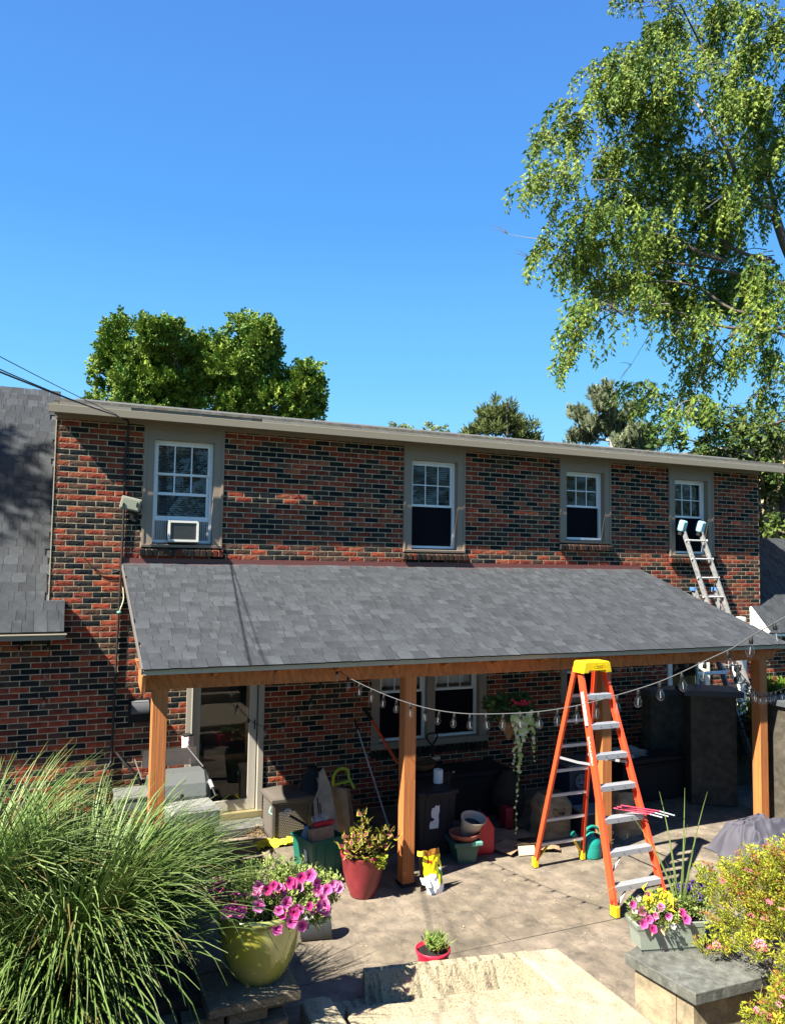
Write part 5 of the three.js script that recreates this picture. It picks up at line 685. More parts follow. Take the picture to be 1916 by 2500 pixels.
{ // grill with its side burner under a lid, behind the grass
  const t = thing('grill', 'grey gas grill with long hinged handle between first post and storm door', 'grill', [1.30, Y0, 1.0]);
  const gm = mat(.085, .092, .088, { roughness: .5 }), s = new THREE.Shape([[-.25, .70], [-.25, .86], [-.17, .985], [.10, 1.0], [.21, .90], [.26, .78], [.26, .70]].map((q) => new THREE.Vector2(...q))), g = new THREE.ExtrudeGeometry(s, { depth: .52, bevelEnabled: true, bevelSize: .05, bevelThickness: .06, bevelSegments: 1, bevelOffset: -.05 }); g.rotateY(-Math.PI / 2); g.translate(.28, 0, .02); put('lid', g, gm, t);
  const h = put('handle', new MB().tube([V(.30, .98, .05), V(.33, .9, .22), V(.37, .78, .36)], .012, 8).geo(), M.blackMetal, t); put('handle_grip', new MB().bar(V(.325, .91, .20), V(.345, .85, .29), .03, .03).geo(), M.alu, h);
  new MB().bar(V(.30, 1.0, -.05), V(.16, 1.17, -.28), .008, .012).bar(V(-.36, .93, .0), V(-.42, 1.1, -.22), .008, .012).mesh('hinge_arm', mat(.10, .10, .10), t);
  put('glass_back', new MB().box(-.33, .26, .98, 1.17, -.29, -.284).geo(), mat(.3, .27, .26, { transmission: .75, thickness: 0, roughness: .15 }), t);
  put('firebox', metricUV(rbox(.62, .2, .5, .02)).translate(0, .60, 0), M.blackMetal, t); put('cart', rbox(.60, .5, .46, .01).translate(0, .26, 0), mat(.045, .047, .05, { roughness: .4 }), t);
  const sb = part('side_shelf', t); put('shelf_lid', (() => { const [a, b] = frustum(.5, .34, .42, .28, .05, .80), q = new MB(); for (let i = 0; i < 4; i++) { const j = (i + 1) % 4; q.add(quadGeo([[a[i], a[j], b[j], b[i]]])); } q.add(quadGeo([b])); return q.geo(); })(), mat(.24, .245, .22, { roughness: .6, map: rep(X.mottle, 3) }), sb); put('shelf_body', rbox(.5, .16, .34, .015).translate(0, .72, 0), mat(.12, .135, .125, { roughness: .5 }), sb); put('shelf_leg', rbox(.42, .62, .26, .01).translate(0, .32, 0), M.blackMetal, sb); sb.position.set(.10, -.08, .50); sb.rotation.y = .1;
  put('knob', new THREE.CylinderGeometry(.018, .022, .07, 10).translate(.02, .79, .33), M.black, t);
  const l = part('side_table', t); put('table_top', metricUV(rbox(.36, .03, .42, .008)).translate(-.46, .80, .0), mat(.12, .12, .11, { roughness: .7 }), l); put('table_skirt', rbox(.34, .12, .40, .008).translate(-.46, .72, 0), mat(.13, .14, .14), l);
}
{ const t = thing('step_slab', 'flat bluestone doorstep slab below the storm door', 'step', [2.05, Y0, .24]); const o = put('slab', metricUV(rbox(.9, .085, .34, .01)), M.blue, t); o.position.y = .043; }
{ // resin wicker box
  const t = thing('storage_box', 'brown woven resin storage box with curved lid right of the storm door', 'storage box', [2.68, Y0, .58], .02), wm = mat(.082, .070, .056, { roughness: .6 });
  put('body', rbox(.46, .46, .46, .015).translate(0, .24, 0), wm, t); const fr = new MB(); for (const s of [-1, 1]) fr.add(rbox(.04, .48, .03, .006), T4(s * .225, .25, .235)).add(rbox(.03, .48, .04, .006), T4(s * .235, .25, .225)); fr.add(rbox(.48, .05, .03, .006), T4(0, .03, .236)).add(rbox(.48, .06, .03, .006), T4(0, .47, .236)); fr.mesh('frame', wm, t);
  const kn = new THREE.SphereGeometry(.014, 6, 4), w = new MB(); kn.scale(1.25, .8, .5); for (let j = 0; j < 20; j++) for (let i = 0; i < 15; i++) { w.add(kn, T4(-.19 + i * .0268 + (j & 1) * .0134, .07 + j * .0193, .232)); if (i < 14) w.add(kn, T4(-.232, .07 + j * .0193, -.19 + i * .0268 + (j & 1) * .0134, 0, Math.PI / 2)); } stuff(w.mesh('weave', wm, t));
  const lid = put('lid', gridGeo(14, 10, (u, v) => [(u - .5) * .52, .50 + .055 * Math.pow(Math.sin(Math.PI * u), .5) * Math.pow(Math.sin(Math.PI * v), .35), (v - .5) * .52]), mat(.082, .070, .056, { roughness: .6, bumpMap: rep(X.fine, 4), bumpScale: .004 }), t); put('lid_rim', rbox(.53, .05, .53, .012).translate(0, .485, 0), wm, lid);
  put('latch_cord', new MB().tube([V(-.25, .42, .2), V(-.27, .36, .22), V(-.24, .34, .24)], .008, 6).geo(), mat(.25, .5, .42), t); }
{ const t = thing('cloth', 'crumpled bright yellow cloth lying on the patio before the wicker box', 'cloth', [2.56, Y0, .86]); put('fabric', cloth(30, 14, (u, v) => [(u - .5) * .62, .035 + .03 * Math.sin(u * 3) * Math.sin(3.14 * v), (v - .5) * .2], 7, .09, 6), mat(.60, .53, .02, { roughness: .9 }), t); }
{ const t = thing('straw_heap', 'small heap of dry straw beside the wicker box', 'straw', [2.36, Y0, .44]), m = new MB(), r = rng(161); for (let i = 0; i < 240; i++) { const a = r() * 6.28, k = .13 * Math.sqrt(r()), h = .12 * (1 - k / .14) * r(); m.tube([V(Math.cos(a) * k, h, Math.sin(a) * k), V(Math.cos(a) * k + .05 * (r() - .5), h + .03 * r(), Math.sin(a) * k + .05 * (r() - .5)), V(Math.cos(a) * k + .1 * (r() - .5), h * .8 + .02, Math.sin(a) * k + .1 * (r() - .5))], .0018, 3, 3); } stuff(m.mesh('straw', mat(.36, .25, .13), t)); }
{ // green recycling bin with rubbish
  const t = thing('recycling_bin', 'dark green open recycling bin with white label, full of packaging, left of the red pot', 'bin', [2.665, Y0, 1.86], .26);
  openBin(t, 'bin', .33, .33, .40, .40, .42, M.green); const rim = new MB(); bars(rim, -.212, .212, -.212, .212, .02, 0, .02); const rg = rim.geo(); rg.rotateX(-Math.PI / 2); rg.translate(0, .405, 0); put('rim', rg, M.green, t); const rb = new MB(); for (const x of [-.14, -.02, .12]) rb.add(rbox(.012, .36, .012, .003), T4(x, .2, .187, .085)); rb.mesh('rib', M.green, t);
  const st = canvasTex(128, 256, (c) => { c.fillStyle = '#0f5a44'; c.fillRect(0, 0, 128, 256); c.fillStyle = '#d9dcd8'; c.beginPath(); c.moveTo(30, 20); c.lineTo(100, 50); c.lineTo(110, 180); c.lineTo(64, 240); c.lineTo(26, 170); c.fill(); c.strokeStyle = '#2c6b58'; c.lineWidth = 5; for (let k = 0; k < 3; k++) { c.beginPath(); c.arc(66, 130, 28, k * 2.1, k * 2.1 + 1.5); c.stroke(); } });
  decal('label', .09, .17, mat(1, 1, 1, { map: st, roughness: .5 }), t, -.192, .25, .06, 0, -Math.PI / 2, 0).rotation.set(0, -Math.PI / 2, .085);
  decal('white_strip', .05, .13, M.vinyl, t, -.180, .10, .13, 0, -Math.PI / 2, 0).rotation.set(0, -Math.PI / 2, .085); }
const inBin = (name, label, cat, g, m, x, y, z, rx, ry, rz) => { const t = thing(name, label, cat, [x, Y0 + y, z]); const o = put(name + '_body', g, m, t); o.rotation.set(rx, ry, rz); return [t, o]; };
inBin('cardboard_box', 'small brown cardboard box lying in the green recycling bin', 'box', metricUV(rbox(.26, .19, .1, .004)), M.kraft, 2.66, .43, 1.98, -.25, 0.2, .06);
{ const [t] = inBin('plastic_tray', 'bright red plastic tray sticking out of the green recycling bin', 'tray', rbox(.24, .12, .02, .006), mat(.50, .012, .03, { roughness: .35 }), 2.70, .50, 1.92, -.2, 0.2, .05); const a = put('tray_rim', new MB().box(-.12, .12, .04, .07, -.02, .03).geo(), mat(.5, .012, .03, { roughness: .35 }), t); a.rotation.y = .2; a.position.z = .01; }
inBin('plastic_jug', 'grey plastic jug with white top in the left of the green recycling bin', 'jug', lathe([[0, -.12], [.06, -.12], [.065, -.1], [.065, .03], [.03, .08], [.025, .12], [0, .12]], 16), mat(.17, .21, .24, { roughness: .4 }), 2.54, .40, 1.86, .1, 0, .1);
{ const [t, o] = inBin('clear_clamshell', 'clear plastic food box resting on the red tray in the recycling bin', 'container', rbox(.16, .09, .1, .012), mat(.85, .86, .88, { transmission: .85, thickness: 0, roughness: .15 }), 2.70, .54, 1.80, .3, .1, .1); }
{ const t = thing('hand_trowel', 'black handled hand tool with grey head poking up from the recycling bin', 'hand tool', [2.50, Y0 + .52, 1.72]); new MB().tube([V(.1, -.06, .06), V(.02, .0, .02), V(-.10, .07, -.03)], .013, 8).mesh('handle', M.black, t); put('head', new THREE.TorusGeometry(.035, .011, 8, 16, 4.4).translate(-.12, .10, -.04), M.alu, t); }
{ const t = thing('cardboard_sheet', 'tall buckled beige cardboard sheet leaning behind the green bin', 'cardboard', [2.92, Y0, 1.5]); put('sheet', (() => { const s = new THREE.Shape([[-.14, .3], [-.16, .62], [-.10, .74], [-.08, .92], [-.03, .98], [.04, .80], [.13, .3]].map((q) => new THREE.Vector2(...q))); const g = new THREE.ExtrudeGeometry(s, { depth: .008, bevelEnabled: false }); return metricUV(g); })(), mat(.42, .31, .21, { map: rep(X.mottle, 1.5), roughness: .95 }), t).rotation.set(-.18, -.55, 0);
  const pr = new MB(); pr.box(-.065, -.05, .45, .66, .009, .0095).box(-.04, -.028, .40, .6, .009, .0095); const o = put('printed_bar', pr.geo(), M.black, t); o.rotation.set(-.18, -.55, .08); }
{ const t = thing('cardboard_sheet', 'thin edge-on bundle of flattened cardboard right of the beige sheet', 'cardboard', [3.08, Y0, 1.42]); for (let k = 0; k < 3; k++) { const o = put('sheet', metricUV(rbox(.006, .72, .32, .002)), M.kraft, t); o.position.set(k * .022, .38, -.02 * k); o.rotation.set(-.1, .35 + .06 * k, .10 + .03 * k); } }
{ const t = thing('yard_tool', 'lime green plastic tool handle standing in the shade behind the cardboard', 'garden tool', [3.28, Y0, .86]); new MB().tube([V(-.1, .60, 0), V(-.1, .74, .02), V(-.02, .80, 0), V(.08, .78, 0), V(.10, .68, 0), V(.16, .56, .03)], .02, 8).tube([V(-.1, .62, 0), V(.1, .64, 0)], .018, 8).mesh('handle', mat(.30, .34, .01, { roughness: .5 }), t); new MB().bar(V(0, .62, 0), V(.04, .02, .1), .03, .03).mesh('shaft', M.blackMetal, t); }
{ const t = thing('trash_bag', 'black bagged bundle with straps slumped beside the wicker box', 'bag', [2.98, Y0, .62]); put('bag', gridGeo(26, 16, (u, v) => { const a = u * 6.2832, k = (.21 * Math.sin(Math.PI * Math.min(.93, v * .85 + .15)) + .02) * (1 + .3 * (fbm(u, v, 6, 3, 3) - .5)); return [Math.cos(a) * k, .80 * v, Math.sin(a) * k * .9]; }), mat(.010, .010, .010, { roughness: .5, specularIntensity: .5 }), t); new MB().tube([V(.02, .7, .15), V(.05, .55, .2), V(-.02, .35, .2)], .012, 6).mesh('strap', mat(.12, .14, .13), t); }
{ const t = thing('pole', 'orange telescopic pole with black grip leaning against the double window', 'pole', [3.9, Y0, .3]); const p = new MB().bar(V(.02, 1.22, -.06), V(.30, .45, .75), .026); p.mesh('shaft', mat(.62, .06, .015, { roughness: .4 }), t); new MB().bar(V(-.035, 1.36, -.21), V(.02, 1.22, -.06), .034).mesh('grip', M.black, t); }
{ const t = thing('pole', 'thin silver pole leaning on the wall left of the second post', 'pole', [3.8, Y0, .5]); new MB().tube([V(-.03, 1.08, -.38), V(.07, .05, .5)], .011, 8).mesh('shaft', M.alu, t); new MB().tube([V(-.045, 1.2, -.46), V(-.03, 1.08, -.38)], .014, 8).mesh('grip', M.black, t); }
{ // wheeled bin
  const t = thing('trash_bin', 'tall black wheeled trash bin with torn white sticker behind the second post', 'trash bin', [4.08, Y0, 1.62]), bm = mat(.022, .022, .023, { roughness: .6, specularIntensity: .4 });
  openBin(t, 'bin', .40, .42, .47, .50, .68, bm); const lid = put('lid', rbox(.52, .05, .56, .015), mat(.018, .018, .019, { roughness: .6, specularIntensity: .4 }), t); lid.position.y = .705; put('lid_handle', rbox(.3, .03, .05, .008), bm, lid).position.set(0, .0, .29); const rb = new MB(); for (const x of [-.15, .04, .16]) rb.add(rbox(.016, .6, .014, .004), T4(x, .34, .232, .058)); rb.mesh('rib', bm, t); put('wheel', new THREE.CylinderGeometry(.1, .1, .05, 18).rotateZ(Math.PI / 2).translate(.22, .1, -.2), M.rubber, t);
  const s = new THREE.Shape([[-.055, -.13], [.055, -.13], [.06, -.04], [.052, .01], [.065, .06], [.06, .13], [.035, .118], [.02, .135], [-.008, .10], [-.03, .105], [-.042, .05], [-.036, .0], [-.012, -.012], [.004, -.03], [-.02, -.045], [-.05, -.05], [-.058, -.09]].map((q) => new THREE.Vector2(...q))), o = put('sticker', new THREE.ShapeGeometry(s), mat(.62, .60, .58, { roughness: .7 }), t); o.position.set(-.04, .44, .2475); o.rotation.x = .058; }
{ const t = thing('paper_roll', 'white paper towel roll standing on the trash bin lid', 'paper roll', [4.22, Y0 + .732, 1.6]); put('roll', lathe([[.018, 0], [.052, 0], [.055, .01], [.055, .15], [.052, .158], [.018, .158], [.018, 0]], 24), mat(.62, .62, .60, { roughness: .95 }), t); }
{ const t = thing('trash_bin', 'second dark bin behind the paper towel roll holding the coir basket', 'trash bin', [4.3, Y0, 1.05]); openBin(t, 'bin', .42, .42, .50, .5, .72, M.blackMetal); put('lid', rbox(.54, .05, .54, .015), M.black, t).position.y = .745; }
{ const t = thing('coir_basket', 'shallow coir hanging basket liner stored on the second bin', 'basket', [4.22, Y0 + .772, 1.15]); put('liner', lathe([[0, 0], [.08, .005], [.15, .04], [.18, .10], [.172, .10], [.14, .05], [0, .02]], 24), mat(.17, .085, .03, { map: rep(X.mottle, 3), roughness: 1 }), t); new MB().add(new THREE.TorusGeometry(.18, .006, 6, 28).rotateX(Math.PI / 2), T4(0, .1, 0)).tube([V(-.15, .1, 0), V(0, .13, .1), V(.15, .1, 0)], .004, 5).tube([V(-.05, .1, -.15), V(.02, .14, 0), V(.05, .1, .16)], .004, 5).mesh('wire', M.blackMetal, t); }
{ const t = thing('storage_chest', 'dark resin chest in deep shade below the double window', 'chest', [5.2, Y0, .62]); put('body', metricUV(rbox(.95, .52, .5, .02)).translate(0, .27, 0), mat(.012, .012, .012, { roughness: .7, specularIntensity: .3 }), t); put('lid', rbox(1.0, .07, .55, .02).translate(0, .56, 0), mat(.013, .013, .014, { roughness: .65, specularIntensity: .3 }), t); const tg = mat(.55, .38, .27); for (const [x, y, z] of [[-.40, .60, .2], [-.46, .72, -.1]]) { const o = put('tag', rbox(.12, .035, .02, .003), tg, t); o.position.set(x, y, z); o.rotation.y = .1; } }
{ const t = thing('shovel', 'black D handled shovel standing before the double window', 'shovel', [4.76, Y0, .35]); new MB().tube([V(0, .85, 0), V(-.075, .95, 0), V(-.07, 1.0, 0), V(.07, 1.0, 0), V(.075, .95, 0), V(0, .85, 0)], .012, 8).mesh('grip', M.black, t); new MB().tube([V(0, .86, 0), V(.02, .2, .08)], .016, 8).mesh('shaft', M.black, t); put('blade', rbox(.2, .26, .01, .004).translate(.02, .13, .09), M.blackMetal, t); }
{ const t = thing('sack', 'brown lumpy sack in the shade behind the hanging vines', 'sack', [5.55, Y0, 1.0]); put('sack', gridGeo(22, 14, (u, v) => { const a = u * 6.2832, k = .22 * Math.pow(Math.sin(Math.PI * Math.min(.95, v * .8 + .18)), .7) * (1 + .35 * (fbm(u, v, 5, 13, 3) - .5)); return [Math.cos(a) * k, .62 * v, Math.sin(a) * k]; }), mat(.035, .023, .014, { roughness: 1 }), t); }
{ const t = thing('fuel_can', 'small red can far back under the porch behind the vines', 'can', [5.32, Y0, 1.35]); put('body', rbox(.13, .27, .17, .03, 2).translate(0, .14, 0), mat(.28, .012, .02, { roughness: .45 }), t); put('spout', new THREE.CylinderGeometry(.015, .02, .07, 10).translate(.03, .3, 0), M.black, t); }
{ // stacked planters and gas can
  const t = thing('planter', 'empty dark green square planter with stacked dish and pot on it', 'planter', [4.30, Y0, 2.08], -.12), gm = mat(.02, .075, .06, { roughness: .5 }); openBin(t, 'box', .2, .2, .27, .27, .2, gm); const rim = new MB(); bars(rim, -.165, .165, -.165, .165, .04, 0, .045); const g = rim.geo(); g.rotateX(-Math.PI / 2); g.translate(0, .2, 0); put('rim', g, gm, t); put('rim_catch', rbox(.08, .04, .05, .008).translate(.12, .23, .16), mat(.10, .24, .20, { roughness: .5 }), t); }
{ const t = thing('plant_saucer', 'terracotta coloured saucer stacked on the green planter', 'saucer', [4.31, Y0 + .247, 2.08]); put('dish', lathe([[0, 0], [.15, 0], [.172, .05], [.176, .066], [.164, .066], [.145, .015], [0, .012]], 30), M.terracotta, t); }
{ const t = thing('flower_pot', 'empty beige oval pot tilted on top of the terracotta saucer', 'pot', [4.36, Y0 + .29, 2.08]); const g = lathe([[0, 0], [.085, 0], [.115, .15], [.138, .20], [.14, .215], [.128, .215], [.11, .16], [.08, .02], [0, .02]], 28); g.scale(1.12, 1, .85); const o = put('pot', g, mat(.40, .355, .285, { roughness: .55 }), t); o.rotation.set(.42, 0, -.10); put('inner', new THREE.CircleGeometry(.108, 20).rotateX(-Math.PI / 2).scale(1.12, 1, .85).translate(0, .13, 0), M.rubber, o); }
{ const t = thing('gas_can', 'red plastic gas can standing right of the stacked planters', 'gas can', [4.60, Y0, 1.93], -.2); const s = new THREE.Shape([[-.11, 0], [.11, 0], [.13, .03], [.13, .28], [.05, .40], [-.03, .40], [-.12, .30], [-.13, .03]].map((q) => new THREE.Vector2(...q))), g = new THREE.ExtrudeGeometry(s, { depth: .14, bevelEnabled: true, bevelSize: .015, bevelThickness: .02, bevelSegments: 3 }); g.translate(0, .012, -.07); put('body', g, mat(.42, .006, .022, { roughness: .4 }), t); put('seam', new MB().add(rbox(.25, .012, .16, .004), T4(.005, .2, 0)).geo(), mat(.36, .006, .02, { roughness: .4 }), t); put('spout', new THREE.CylinderGeometry(.018, .026, .1, 12).translate(-.02, .44, 0), M.black, t); }
{ // yellow bag of plant food
  const t = thing('soil_bag', 'torn yellow and white plastic bag with green print at the foot of the second post', 'bag', [3.585, Y0, 2.66], .1);
  const tx = canvasTex(256, 512, (c) => { c.fillStyle = '#f2df12'; c.fillRect(0, 0, 256, 512); c.fillStyle = '#8a5a14'; c.fillRect(0, 0, 256, 70); c.fillStyle = '#6a4a10'; const r = rng(7); for (let i = 0; i < 60; i++) c.fillRect(110 + r() * 140, 50 + r() * 110, 5, 5); c.fillStyle = '#9b2a1c'; c.fillRect(60, 110, 46, 40); c.fillStyle = '#f0efe9'; c.beginPath(); c.moveTo(0, 330); c.lineTo(90, 270); c.lineTo(150, 300); c.lineTo(150, 512); c.lineTo(0, 512); c.fill(); c.fillStyle = '#f4f2ea'; c.fillRect(120, 420, 136, 92); c.fillStyle = '#0d9a45'; c.beginPath(); c.moveTo(165, 220); c.lineTo(230, 280); c.lineTo(250, 400); c.lineTo(160, 420); c.lineTo(190, 330); c.fill(); c.fillStyle = '#fff'; c.beginPath(); c.arc(205, 235, 22, 0, 7); c.fill(); c.fillStyle = '#123a20'; c.beginPath(); c.arc(196, 205, 20, 0, 7); c.fill(); });
  const m = mat(1, 1, 1, { map: tx, roughness: .42 }); put('bag', gridGeo(20, 18, (u, v) => { const a = (u * 1.0 - .5) * 2.2, q = .12 * (1 + .18 * (fbm(u, v, 5, 23, 3) - .5)), pinch = 1 - .15 * Math.abs(v - .5); return [Math.sin(a) * q * 1.0 * pinch + .05 * (1 - v) + .012 * (fbm(u, v, 7, 33, 2) - .5), .42 * v * (1 + .06 * (fbm(u, 0, 6, 3, 2) - .5)), Math.cos(a) * q * (.35 + .5 * (1 - v)) + .03 * (fbm(u, v, 8, 43, 2) - .5)]; }), m, t); put('back', gridGeo(12, 8, (u, v) => [(u - .5) * .24 + .03 * (1 - v), .40 * v, -.01 - .07 * (1 - v) * Math.sin(3.14 * u)]), mat(.10, .07, .05), t); put('torn_flap', gridGeo(6, 4, (u, v) => [-.12 + (u - .5) * .08, .38 + .05 * v, .03 + .04 * Math.sin(u * 3)]), mat(.75, .62, .04), t); put('white_flap', gridGeo(6, 4, (u, v) => [-.10 + (u - .5) * .1, .13 + .05 * v, .07 + .05 * (1 - v) + .02 * Math.sin(u * 5)]), M.vinyl, t); }
{ // cardboard and paper bags behind the ladder
  const lay = [['flattened brown cardboard box lying under the ladder steps', 4.98, .04, 2.02, .3, .42, .3], ['torn pale cardboard piece lying at the sun edge left of the ladder', 5.08, .05, 2.13, -.2, .26, .2], ['folded dark cardboard sheet back in the shade', 4.95, .03, 1.55, .6, .6, .4], ['small cardboard scrap right of the rear ladder foot', 5.38, .03, 2.2, -.5, .22, .14], ['curled cardboard sheet beside the paper bag', 5.2, .05, 1.75, .1, .45, .3]];
  lay.forEach(([label, x, y, z, ry, w, d], i) => { const t = thing('cardboard_piece', label, 'cardboard', [x, Y0, z], ry); put('sheet', metricUV(cloth(8, 6, (u, v) => [(u - .5) * w, y + (i === 1 ? .1 * v * v : .03 * Math.sin(u * 3)), (v - .5) * d], 50 + i, .03, 3)), i === 1 ? mat(.48, .38, .27, { map: rep(X.mottle, 1.5), roughness: .95 }) : M.kraft, t); if (i === 1) { const o = put('flap', metricUV(rbox(.2, .1, .005, .001)), mat(.5, .4, .28, { roughness: .95 }), t); o.position.set(-.02, .06, .1); o.rotation.x = -.3; } }); }
function paperBag(label, x, z, w, h, seed, print) { const t = thing('paper_bag', label, 'bag', [x, Y0, z]); put('bag', gridGeo(30, 14, (u, v) => { const a = u * 6.2832, q = Math.pow(Math.abs(Math.cos(a)), 6) + Math.pow(Math.abs(Math.sin(a)), 6), k = w * .5 / Math.pow(q, 1 / 6) * (1 + .22 * (fbm(u, v, 6, seed, 4) - .5)) * (v > .75 ? 1 - (v - .75) * 1.5 : 1); return [Math.cos(a) * k, h * v * (1 + .15 * (fbm(u, 0, 5, seed + 3, 2) - .5)), Math.sin(a) * k * .75]; }), M.kraft, t); if (print) { const m = new MB(), r = rng(seed); for (let i = 0; i < 26; i++) m.add(new THREE.CircleGeometry(.006 + .012 * r(), 6), T4((r() - .5) * .18, h * .62 + .12 * (r() - .5), w * .40 + .012, 0, 0, r(), [1, .5, 1])); m.mesh('print', mat(.03, .02, .015), t); } return t; }
paperBag('crumpled brown paper yard waste bag seen between the left ladder rails', 5.72, 1.72, .44, .50, 211, true);
paperBag('brown paper yard waste bag standing right of the third porch post', 6.60, 2.02, .40, .52, 223, true);
{ const t = thing('recycling_tub', 'dark blue recycling tub with round white emblem seen through the ladder', 'bin', [6.32, Y0, 1.42]); openBin(t, 'tub', .44, .36, .50, .42, .74, mat(.012, .022, .045, { roughness: .45 })); const e = canvasTex(256, 256, (c) => { c.fillStyle = '#0a111c'; c.fillRect(0, 0, 256, 256); c.strokeStyle = '#8f99a3'; c.fillStyle = '#8f99a3'; c.lineWidth = 7; c.beginPath(); c.arc(128, 128, 112, 0, 7); c.stroke(); c.beginPath(); c.arc(128, 128, 76, 0, 7); c.stroke(); c.beginPath(); c.moveTo(70, 160); c.lineTo(128, 66); c.lineTo(186, 160); c.closePath(); c.lineWidth = 9; c.stroke(); c.beginPath(); c.moveTo(100, 165); c.lineTo(128, 110); c.lineTo(156, 165); c.fill(); for (let k = 0; k < 30; k++) { c.save(); c.translate(128, 128); c.rotate(k * .209); c.fillRect(-4, -101, 8, 13); c.restore(); } }); decal('emblem', .2, .2, mat(1, 1, 1, { map: e, roughness: .6 }), t, -.06, .56, .209).rotation.x = .04; put('lid', rbox(.54, .04, .46, .012), mat(.06, .07, .075, { roughness: .5 }), t).position.y = .76; }
{ const t = thing('tote_lid', 'flat grey blue tote under the blue tub beside the third post', 'tote', [6.34, Y0, 1.86]); put('tote', rbox(.56, .26, .3, .02).translate(0, .14, 0), mat(.025, .03, .05, { roughness: .5 }), t); put('lid', rbox(.62, .03, .34, .01).translate(0, .285, 0), mat(.17, .19, .2, { roughness: .5 }), t); }
{ const t = thing('fabric_bag', 'dark navy bag lettered LO hanging low behind the third post', 'bag', [6.22, Y0, 2.22]); put('bag', gridGeo(12, 8, (u, v) => [(u - .5) * .17, .06 + .34 * v, .05 * Math.sin(3.14 * u) * (1 - .4 * v) + .015 * (fbm(u, v, 5, 3, 2) - .5)]), mat(.02, .025, .045, { roughness: .8 }), t); const e = canvasTex(128, 128, (c) => { c.fillStyle = '#0c101c'; c.fillRect(0, 0, 128, 128); c.fillStyle = '#b9bfca'; c.font = 'bold 84px sans-serif'; c.textAlign = 'center'; c.fillText('LO', 64, 94); }); decal('lettering', .075, .075, mat(1, 1, 1, { map: e, roughness: .8 }), t, -.02, .13, .058); }
{ // watering can
  const t = thing('watering_can', 'teal plastic watering can with upturned spout at the rear ladder foot', 'watering can', [5.72, Y0, 2.50]), tm = mat(.008, .19, .15, { roughness: .38 });
  const g = lathe([[0, 0], [.112, 0], [.122, .015], [.124, .10], [.121, .106], [.121, .112], [.122, .165], [.117, .172], [.112, .20], [.085, .245], [.045, .27], [.02, .275], [0, .275]], 30); put('body', g, tm, t); put('handle', new MB().tube([V(.10, .16, 0), V(.12, .27, .0), V(.03, .33, 0), V(-.06, .30, 0), V(-.08, .23, 0)], .017, 8).geo(), tm, t); put('spout', new MB().tube([V(-.09, .10, .02), V(-.18, .16, .04), V(-.25, .27, .05)], .02, 8).geo(), tm, t); put('rose', lathe([[.022, 0], [.034, .05], [.0, .055]], 14).rotateZ(.8).translate(-.25, .27, .05), tm, t); put('opening', new THREE.SphereGeometry(.055, 12, 8).scale(1, .6, .8).translate(.03, .235, .05), M.black, t); }
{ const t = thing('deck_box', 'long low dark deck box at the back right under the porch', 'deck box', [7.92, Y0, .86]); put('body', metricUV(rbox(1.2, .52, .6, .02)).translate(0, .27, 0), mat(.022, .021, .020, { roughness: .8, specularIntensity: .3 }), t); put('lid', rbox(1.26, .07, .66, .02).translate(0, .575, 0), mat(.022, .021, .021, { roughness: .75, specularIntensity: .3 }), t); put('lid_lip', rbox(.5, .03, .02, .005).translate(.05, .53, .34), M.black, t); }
{ const t = thing('folded_cloth', 'pale folded drop cloth lying on the deck box', 'cloth', [7.62, Y0 + .61, .9]); for (let k = 0; k < 3; k++) put('fold', cloth(12, 8, (u, v) => [(u - .5) * (.5 - .04 * k), .02 + .03 * k, (v - .5) * .34], 71 + k, .035, 4), mat(.42, .42, .38, { roughness: .95 }), t); put('hanging_fold', cloth(8, 8, (u, v) => [-.14 + (u - .5) * .2, .05 - .18 * v, .18 + .03 * v], 77, .05, 3), mat(.34, .34, .31, { roughness: .95 }), t); }
// side steps enclosure with piers
{ const t = thing('stair_wall', 'dark stained concrete side stair enclosure with stone caps at right behind the porch', 'wall', [8.66, Y0, 1.4]);
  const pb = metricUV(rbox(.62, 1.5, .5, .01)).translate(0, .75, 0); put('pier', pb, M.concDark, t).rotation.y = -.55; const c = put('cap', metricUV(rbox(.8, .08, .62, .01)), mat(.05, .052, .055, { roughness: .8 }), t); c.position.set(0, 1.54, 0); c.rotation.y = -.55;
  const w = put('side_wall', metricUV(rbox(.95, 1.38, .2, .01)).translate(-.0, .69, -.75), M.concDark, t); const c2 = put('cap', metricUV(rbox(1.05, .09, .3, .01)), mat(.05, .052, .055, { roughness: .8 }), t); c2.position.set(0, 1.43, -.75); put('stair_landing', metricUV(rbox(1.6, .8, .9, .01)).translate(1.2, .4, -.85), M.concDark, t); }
{ const t = thing('hand_rail', 'white topped hand rail above the concrete stair wall', 'railing', [8.85, Y0, 1.0]); put('post', rbox(.035, .5, .035, .005).translate(0, 1.66, 0), mat(.42, .52, .50, { roughness: .5 }), t); put('rail', rbox(.62, .05, .05, .01).translate(.3, 1.72, 0), M.vinyl, t); put('lower_rail', rbox(.6, .03, .03, .006).translate(.3, 1.5, 0), mat(.3, .38, .36), t); }
{ const t = thing('porch_column', 'cream trim column at the side entry catching the sun', 'column', [10.42, Y0, .35]); put('shaft', rbox(.16, 2.5, .16, .01).translate(0, 1.25, 0), M.cream, t); }
{ const t = thing('wall_ornament', 'black iron utensil ornament hanging left of the right corner post', 'ornament', [9.75, Y0, .9]); new MB().tube([V(0, 1.80, 0), V(0, 1.62, 0)], .008, 6).tube([V(-.03, 1.84, 0), V(-.045, 1.74, 0), V(0, 1.69, 0), V(.045, 1.74, 0), V(.03, 1.84, 0)], .008, 6).mesh('fork', M.blackMetal, t); put('spoon', new THREE.SphereGeometry(.055, 12, 8).scale(1, 1.1, .3).translate(0, 1.58, 0), M.blackMetal, t); }
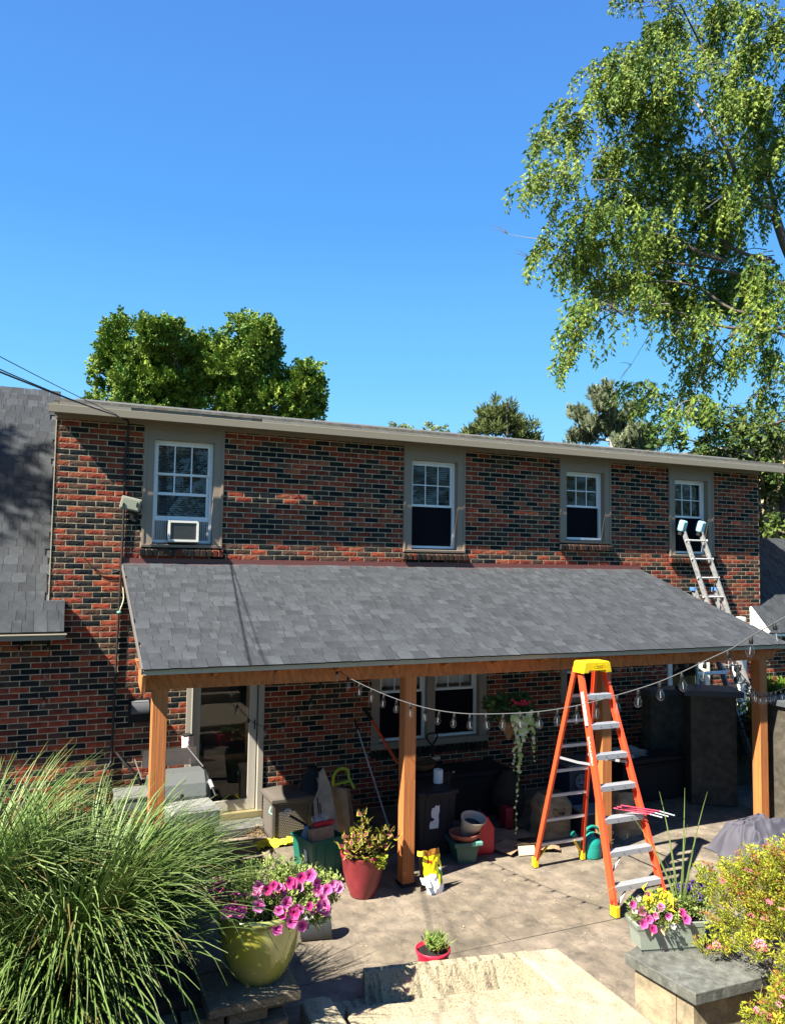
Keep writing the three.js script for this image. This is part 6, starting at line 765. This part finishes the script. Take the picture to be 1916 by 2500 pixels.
{ const t = thing('concrete_pillar', 'square grey concrete pillar with dark cap at the right picture edge', 'pillar', [8.98, Y0, 2.42]); put('shaft', metricUV(rbox(.55, 1.52, .5, .012)).translate(.0, .76, 0), M.concDark, t); put('cap', metricUV(rbox(.66, .08, .6, .012)).translate(0, 1.56, 0), mat(.05, .055, .058, { roughness: .8 }), t); }
{ // crumpled cover at right
  const t = thing('tarp', 'crumpled dark grey violet fabric cover heaped on the patio at right', 'tarp', [7.74, Y0, 3.22]);
  put('fabric', gridGeo(120, 84, (u, v) => { const x = (u - .5) * 1.25, z = (v - .5) * .9, e = Math.max(Math.abs(u - .5), Math.abs(v - .5)) * 2, n = fbm(u, v, 4, 301, 2), rdg = 1 - Math.abs(fbm(u + .25 * fbm(u, v, 3, 361, 2), v * .8 + .3 * fbm(u, v, 2, 363, 2), 4, 311, 3) - .5) * 7, rd2 = 1 - Math.abs(fbm(u + .2 * fbm(u, v, 3, 367, 2), v, 7, 317, 2) - .5) * 7; const hump = .27 * Math.exp(-(Math.pow((x + .22) / .34, 2) + Math.pow((z + .12) / .34, 2))) + .17 * Math.exp(-(Math.pow((x - .30) / .35, 2) + Math.pow((z) / .35, 2))); const pa = Math.atan2(z + .12, x + .22), pr = Math.hypot(x + .22, z + .12), fo = .5 + .5 * Math.sin(pa * 8 + 5 * n + pr * 5), f2 = .5 + .5 * Math.sin(pa * 15 - 7 * fbm(u, v, 3, 351, 2) - pr * 9); return [x * (1 - .1 * e * n) + .06 * (n - .5) + .05 * (fo - .5), Math.max(.004 + .01 * n, (hump + .03) * (1 - sstep(.82, 1, e) * .9) * (.72 + .45 * n) + .035 * Math.pow(fo, 2) * sstep(.02, .3, pr) * sstep(1, .75, e) + .02 * f2 * sstep(.05, .25, pr) * sstep(1, .8, e) + .11 * Math.max(0, rdg) * sstep(1, .6, e) + .03 * Math.max(0, rd2) * sstep(1, .7, e)), z + .06 * (fbm(u, v, 4, 321, 3) - .5)]; }), mat(.044, .041, .054, { roughness: .75, sheen: .3, sheenColor: new THREE.Color(.3, .3, .35) }), t);
  put('lining', gridGeo(22, 16, (u, v) => { const n = fbm(u, v, 5, 331, 4); return [(u - .5) * .46 + .0, .03 + .22 * (1 - v) * (.7 + .6 * n), (v - .5) * .3 + .40 + .03 * n]; }), mat(.028, .029, .034, { roughness: .6 }), t); }
{ // collapsed nursery pot near the green pot
  const t = thing('nursery_pot', 'empty black plastic nursery pot lying on its side behind the green pot', 'pot', [2.20, Y0, 3.2], -.35), g = lathe([[0, 0], [.105, 0], [.14, .25], [.148, .255], [.145, .262], [.132, .25], [.1, .01], [0, .01]], 26); g.scale(1, 1, .62); const o = put('pot', g, mat(.035, .037, .04, { roughness: .42 }), t); o.rotation.set(0, .2, -1.45); o.position.set(-.12, .088, 0); }
{ // work gloves and wands on a step
  const t = thing('flag_rods', 'bundle of pink wrapped rods with clear ends lying across a ladder step', 'rods', [5.36, Y0 + .862, 3.57]), pm = mat(.42, .045, .085, { roughness: .6 }); for (let k = 0; k < 3; k++) { const a = V(-.16 + .02 * k, .03 + .02 * k, -.04 + .03 * k), b = V(.14 + .06 * k, -.01 + .008 * k, .14), c = V(.24 + .08 * k, -.035, .2); new MB().tube([a, b], .0075, 7).mesh('rod', pm, t); new MB().tube([b, c], .007, 7).mesh('clear_end', mat(.55, .56, .58, { roughness: .2, metalness: .3 }), t); } }
{ const t = thing('litter', 'scattered dry leaf scraps and crumbs on the patio'); t.userData = { kind: 'stuff', label: 'scattered dry leaf scraps and crumbs on the patio' }; const r = rng(401), m = new MB(), g = leafGeo(.022, .014, .4, .8); for (let i = 0; i < 420; i++) { const x = 1.9 + 6.2 * r(), z = 2.2 + 3.6 * r() * r() + .2 * r(); if (z > 4.1 && x > 1.9 && x < 4) continue; const c = r(); m.add(g, T4(x - 0, Y0 + .004, z, -1.4 + .5 * r(), r() * 6, 0, .35 + .8 * r() * r()), c < .5 ? [.42, .30, .14] : c < .8 ? [.16, .09, .05] : [.52, .42, .24]); } m.mesh('scraps', mat(1, 1, 1, { vertexColors: true }), t); t.children[0].userData.kind = 'stuff'; }
{ const t = thing('lily', 'low orange flowering plant half hidden by grass at the foot of the left post', 'plant', [1.15, Y0 + .3, 2.2]); const r = rng(171), l = []; for (let i = 0; i < 60; i++) l.push(aim(V(.3 * (r() - .5), 0, .2 * (r() - .5)), V(.8 * (r() - .5), 1, .6 * (r() - .5)), r() * 6, 1 + .8 * r())); inst('foliage', leafGeo(.22, .016, .2, .6), leafM(1, 1, 1, .3), l, t, tones(60, 172, [.08, .16, .04], [.2, .3, .1])); for (const [x, y, z] of [[-.02, .30, .1], [.03, .26, .12], [.24, .34, .05], [.16, .30, .1]]) for (let k = 0; k < 5; k++) { const o = put('petal', leafGeo(.06, .024, .2, 1), mat(.72, .10, .02), t); o.position.set(x, y, z); o.rotation.set(.9, k * 1.257, 0, 'YXZ'); } }
renderer.render(scene, camera);
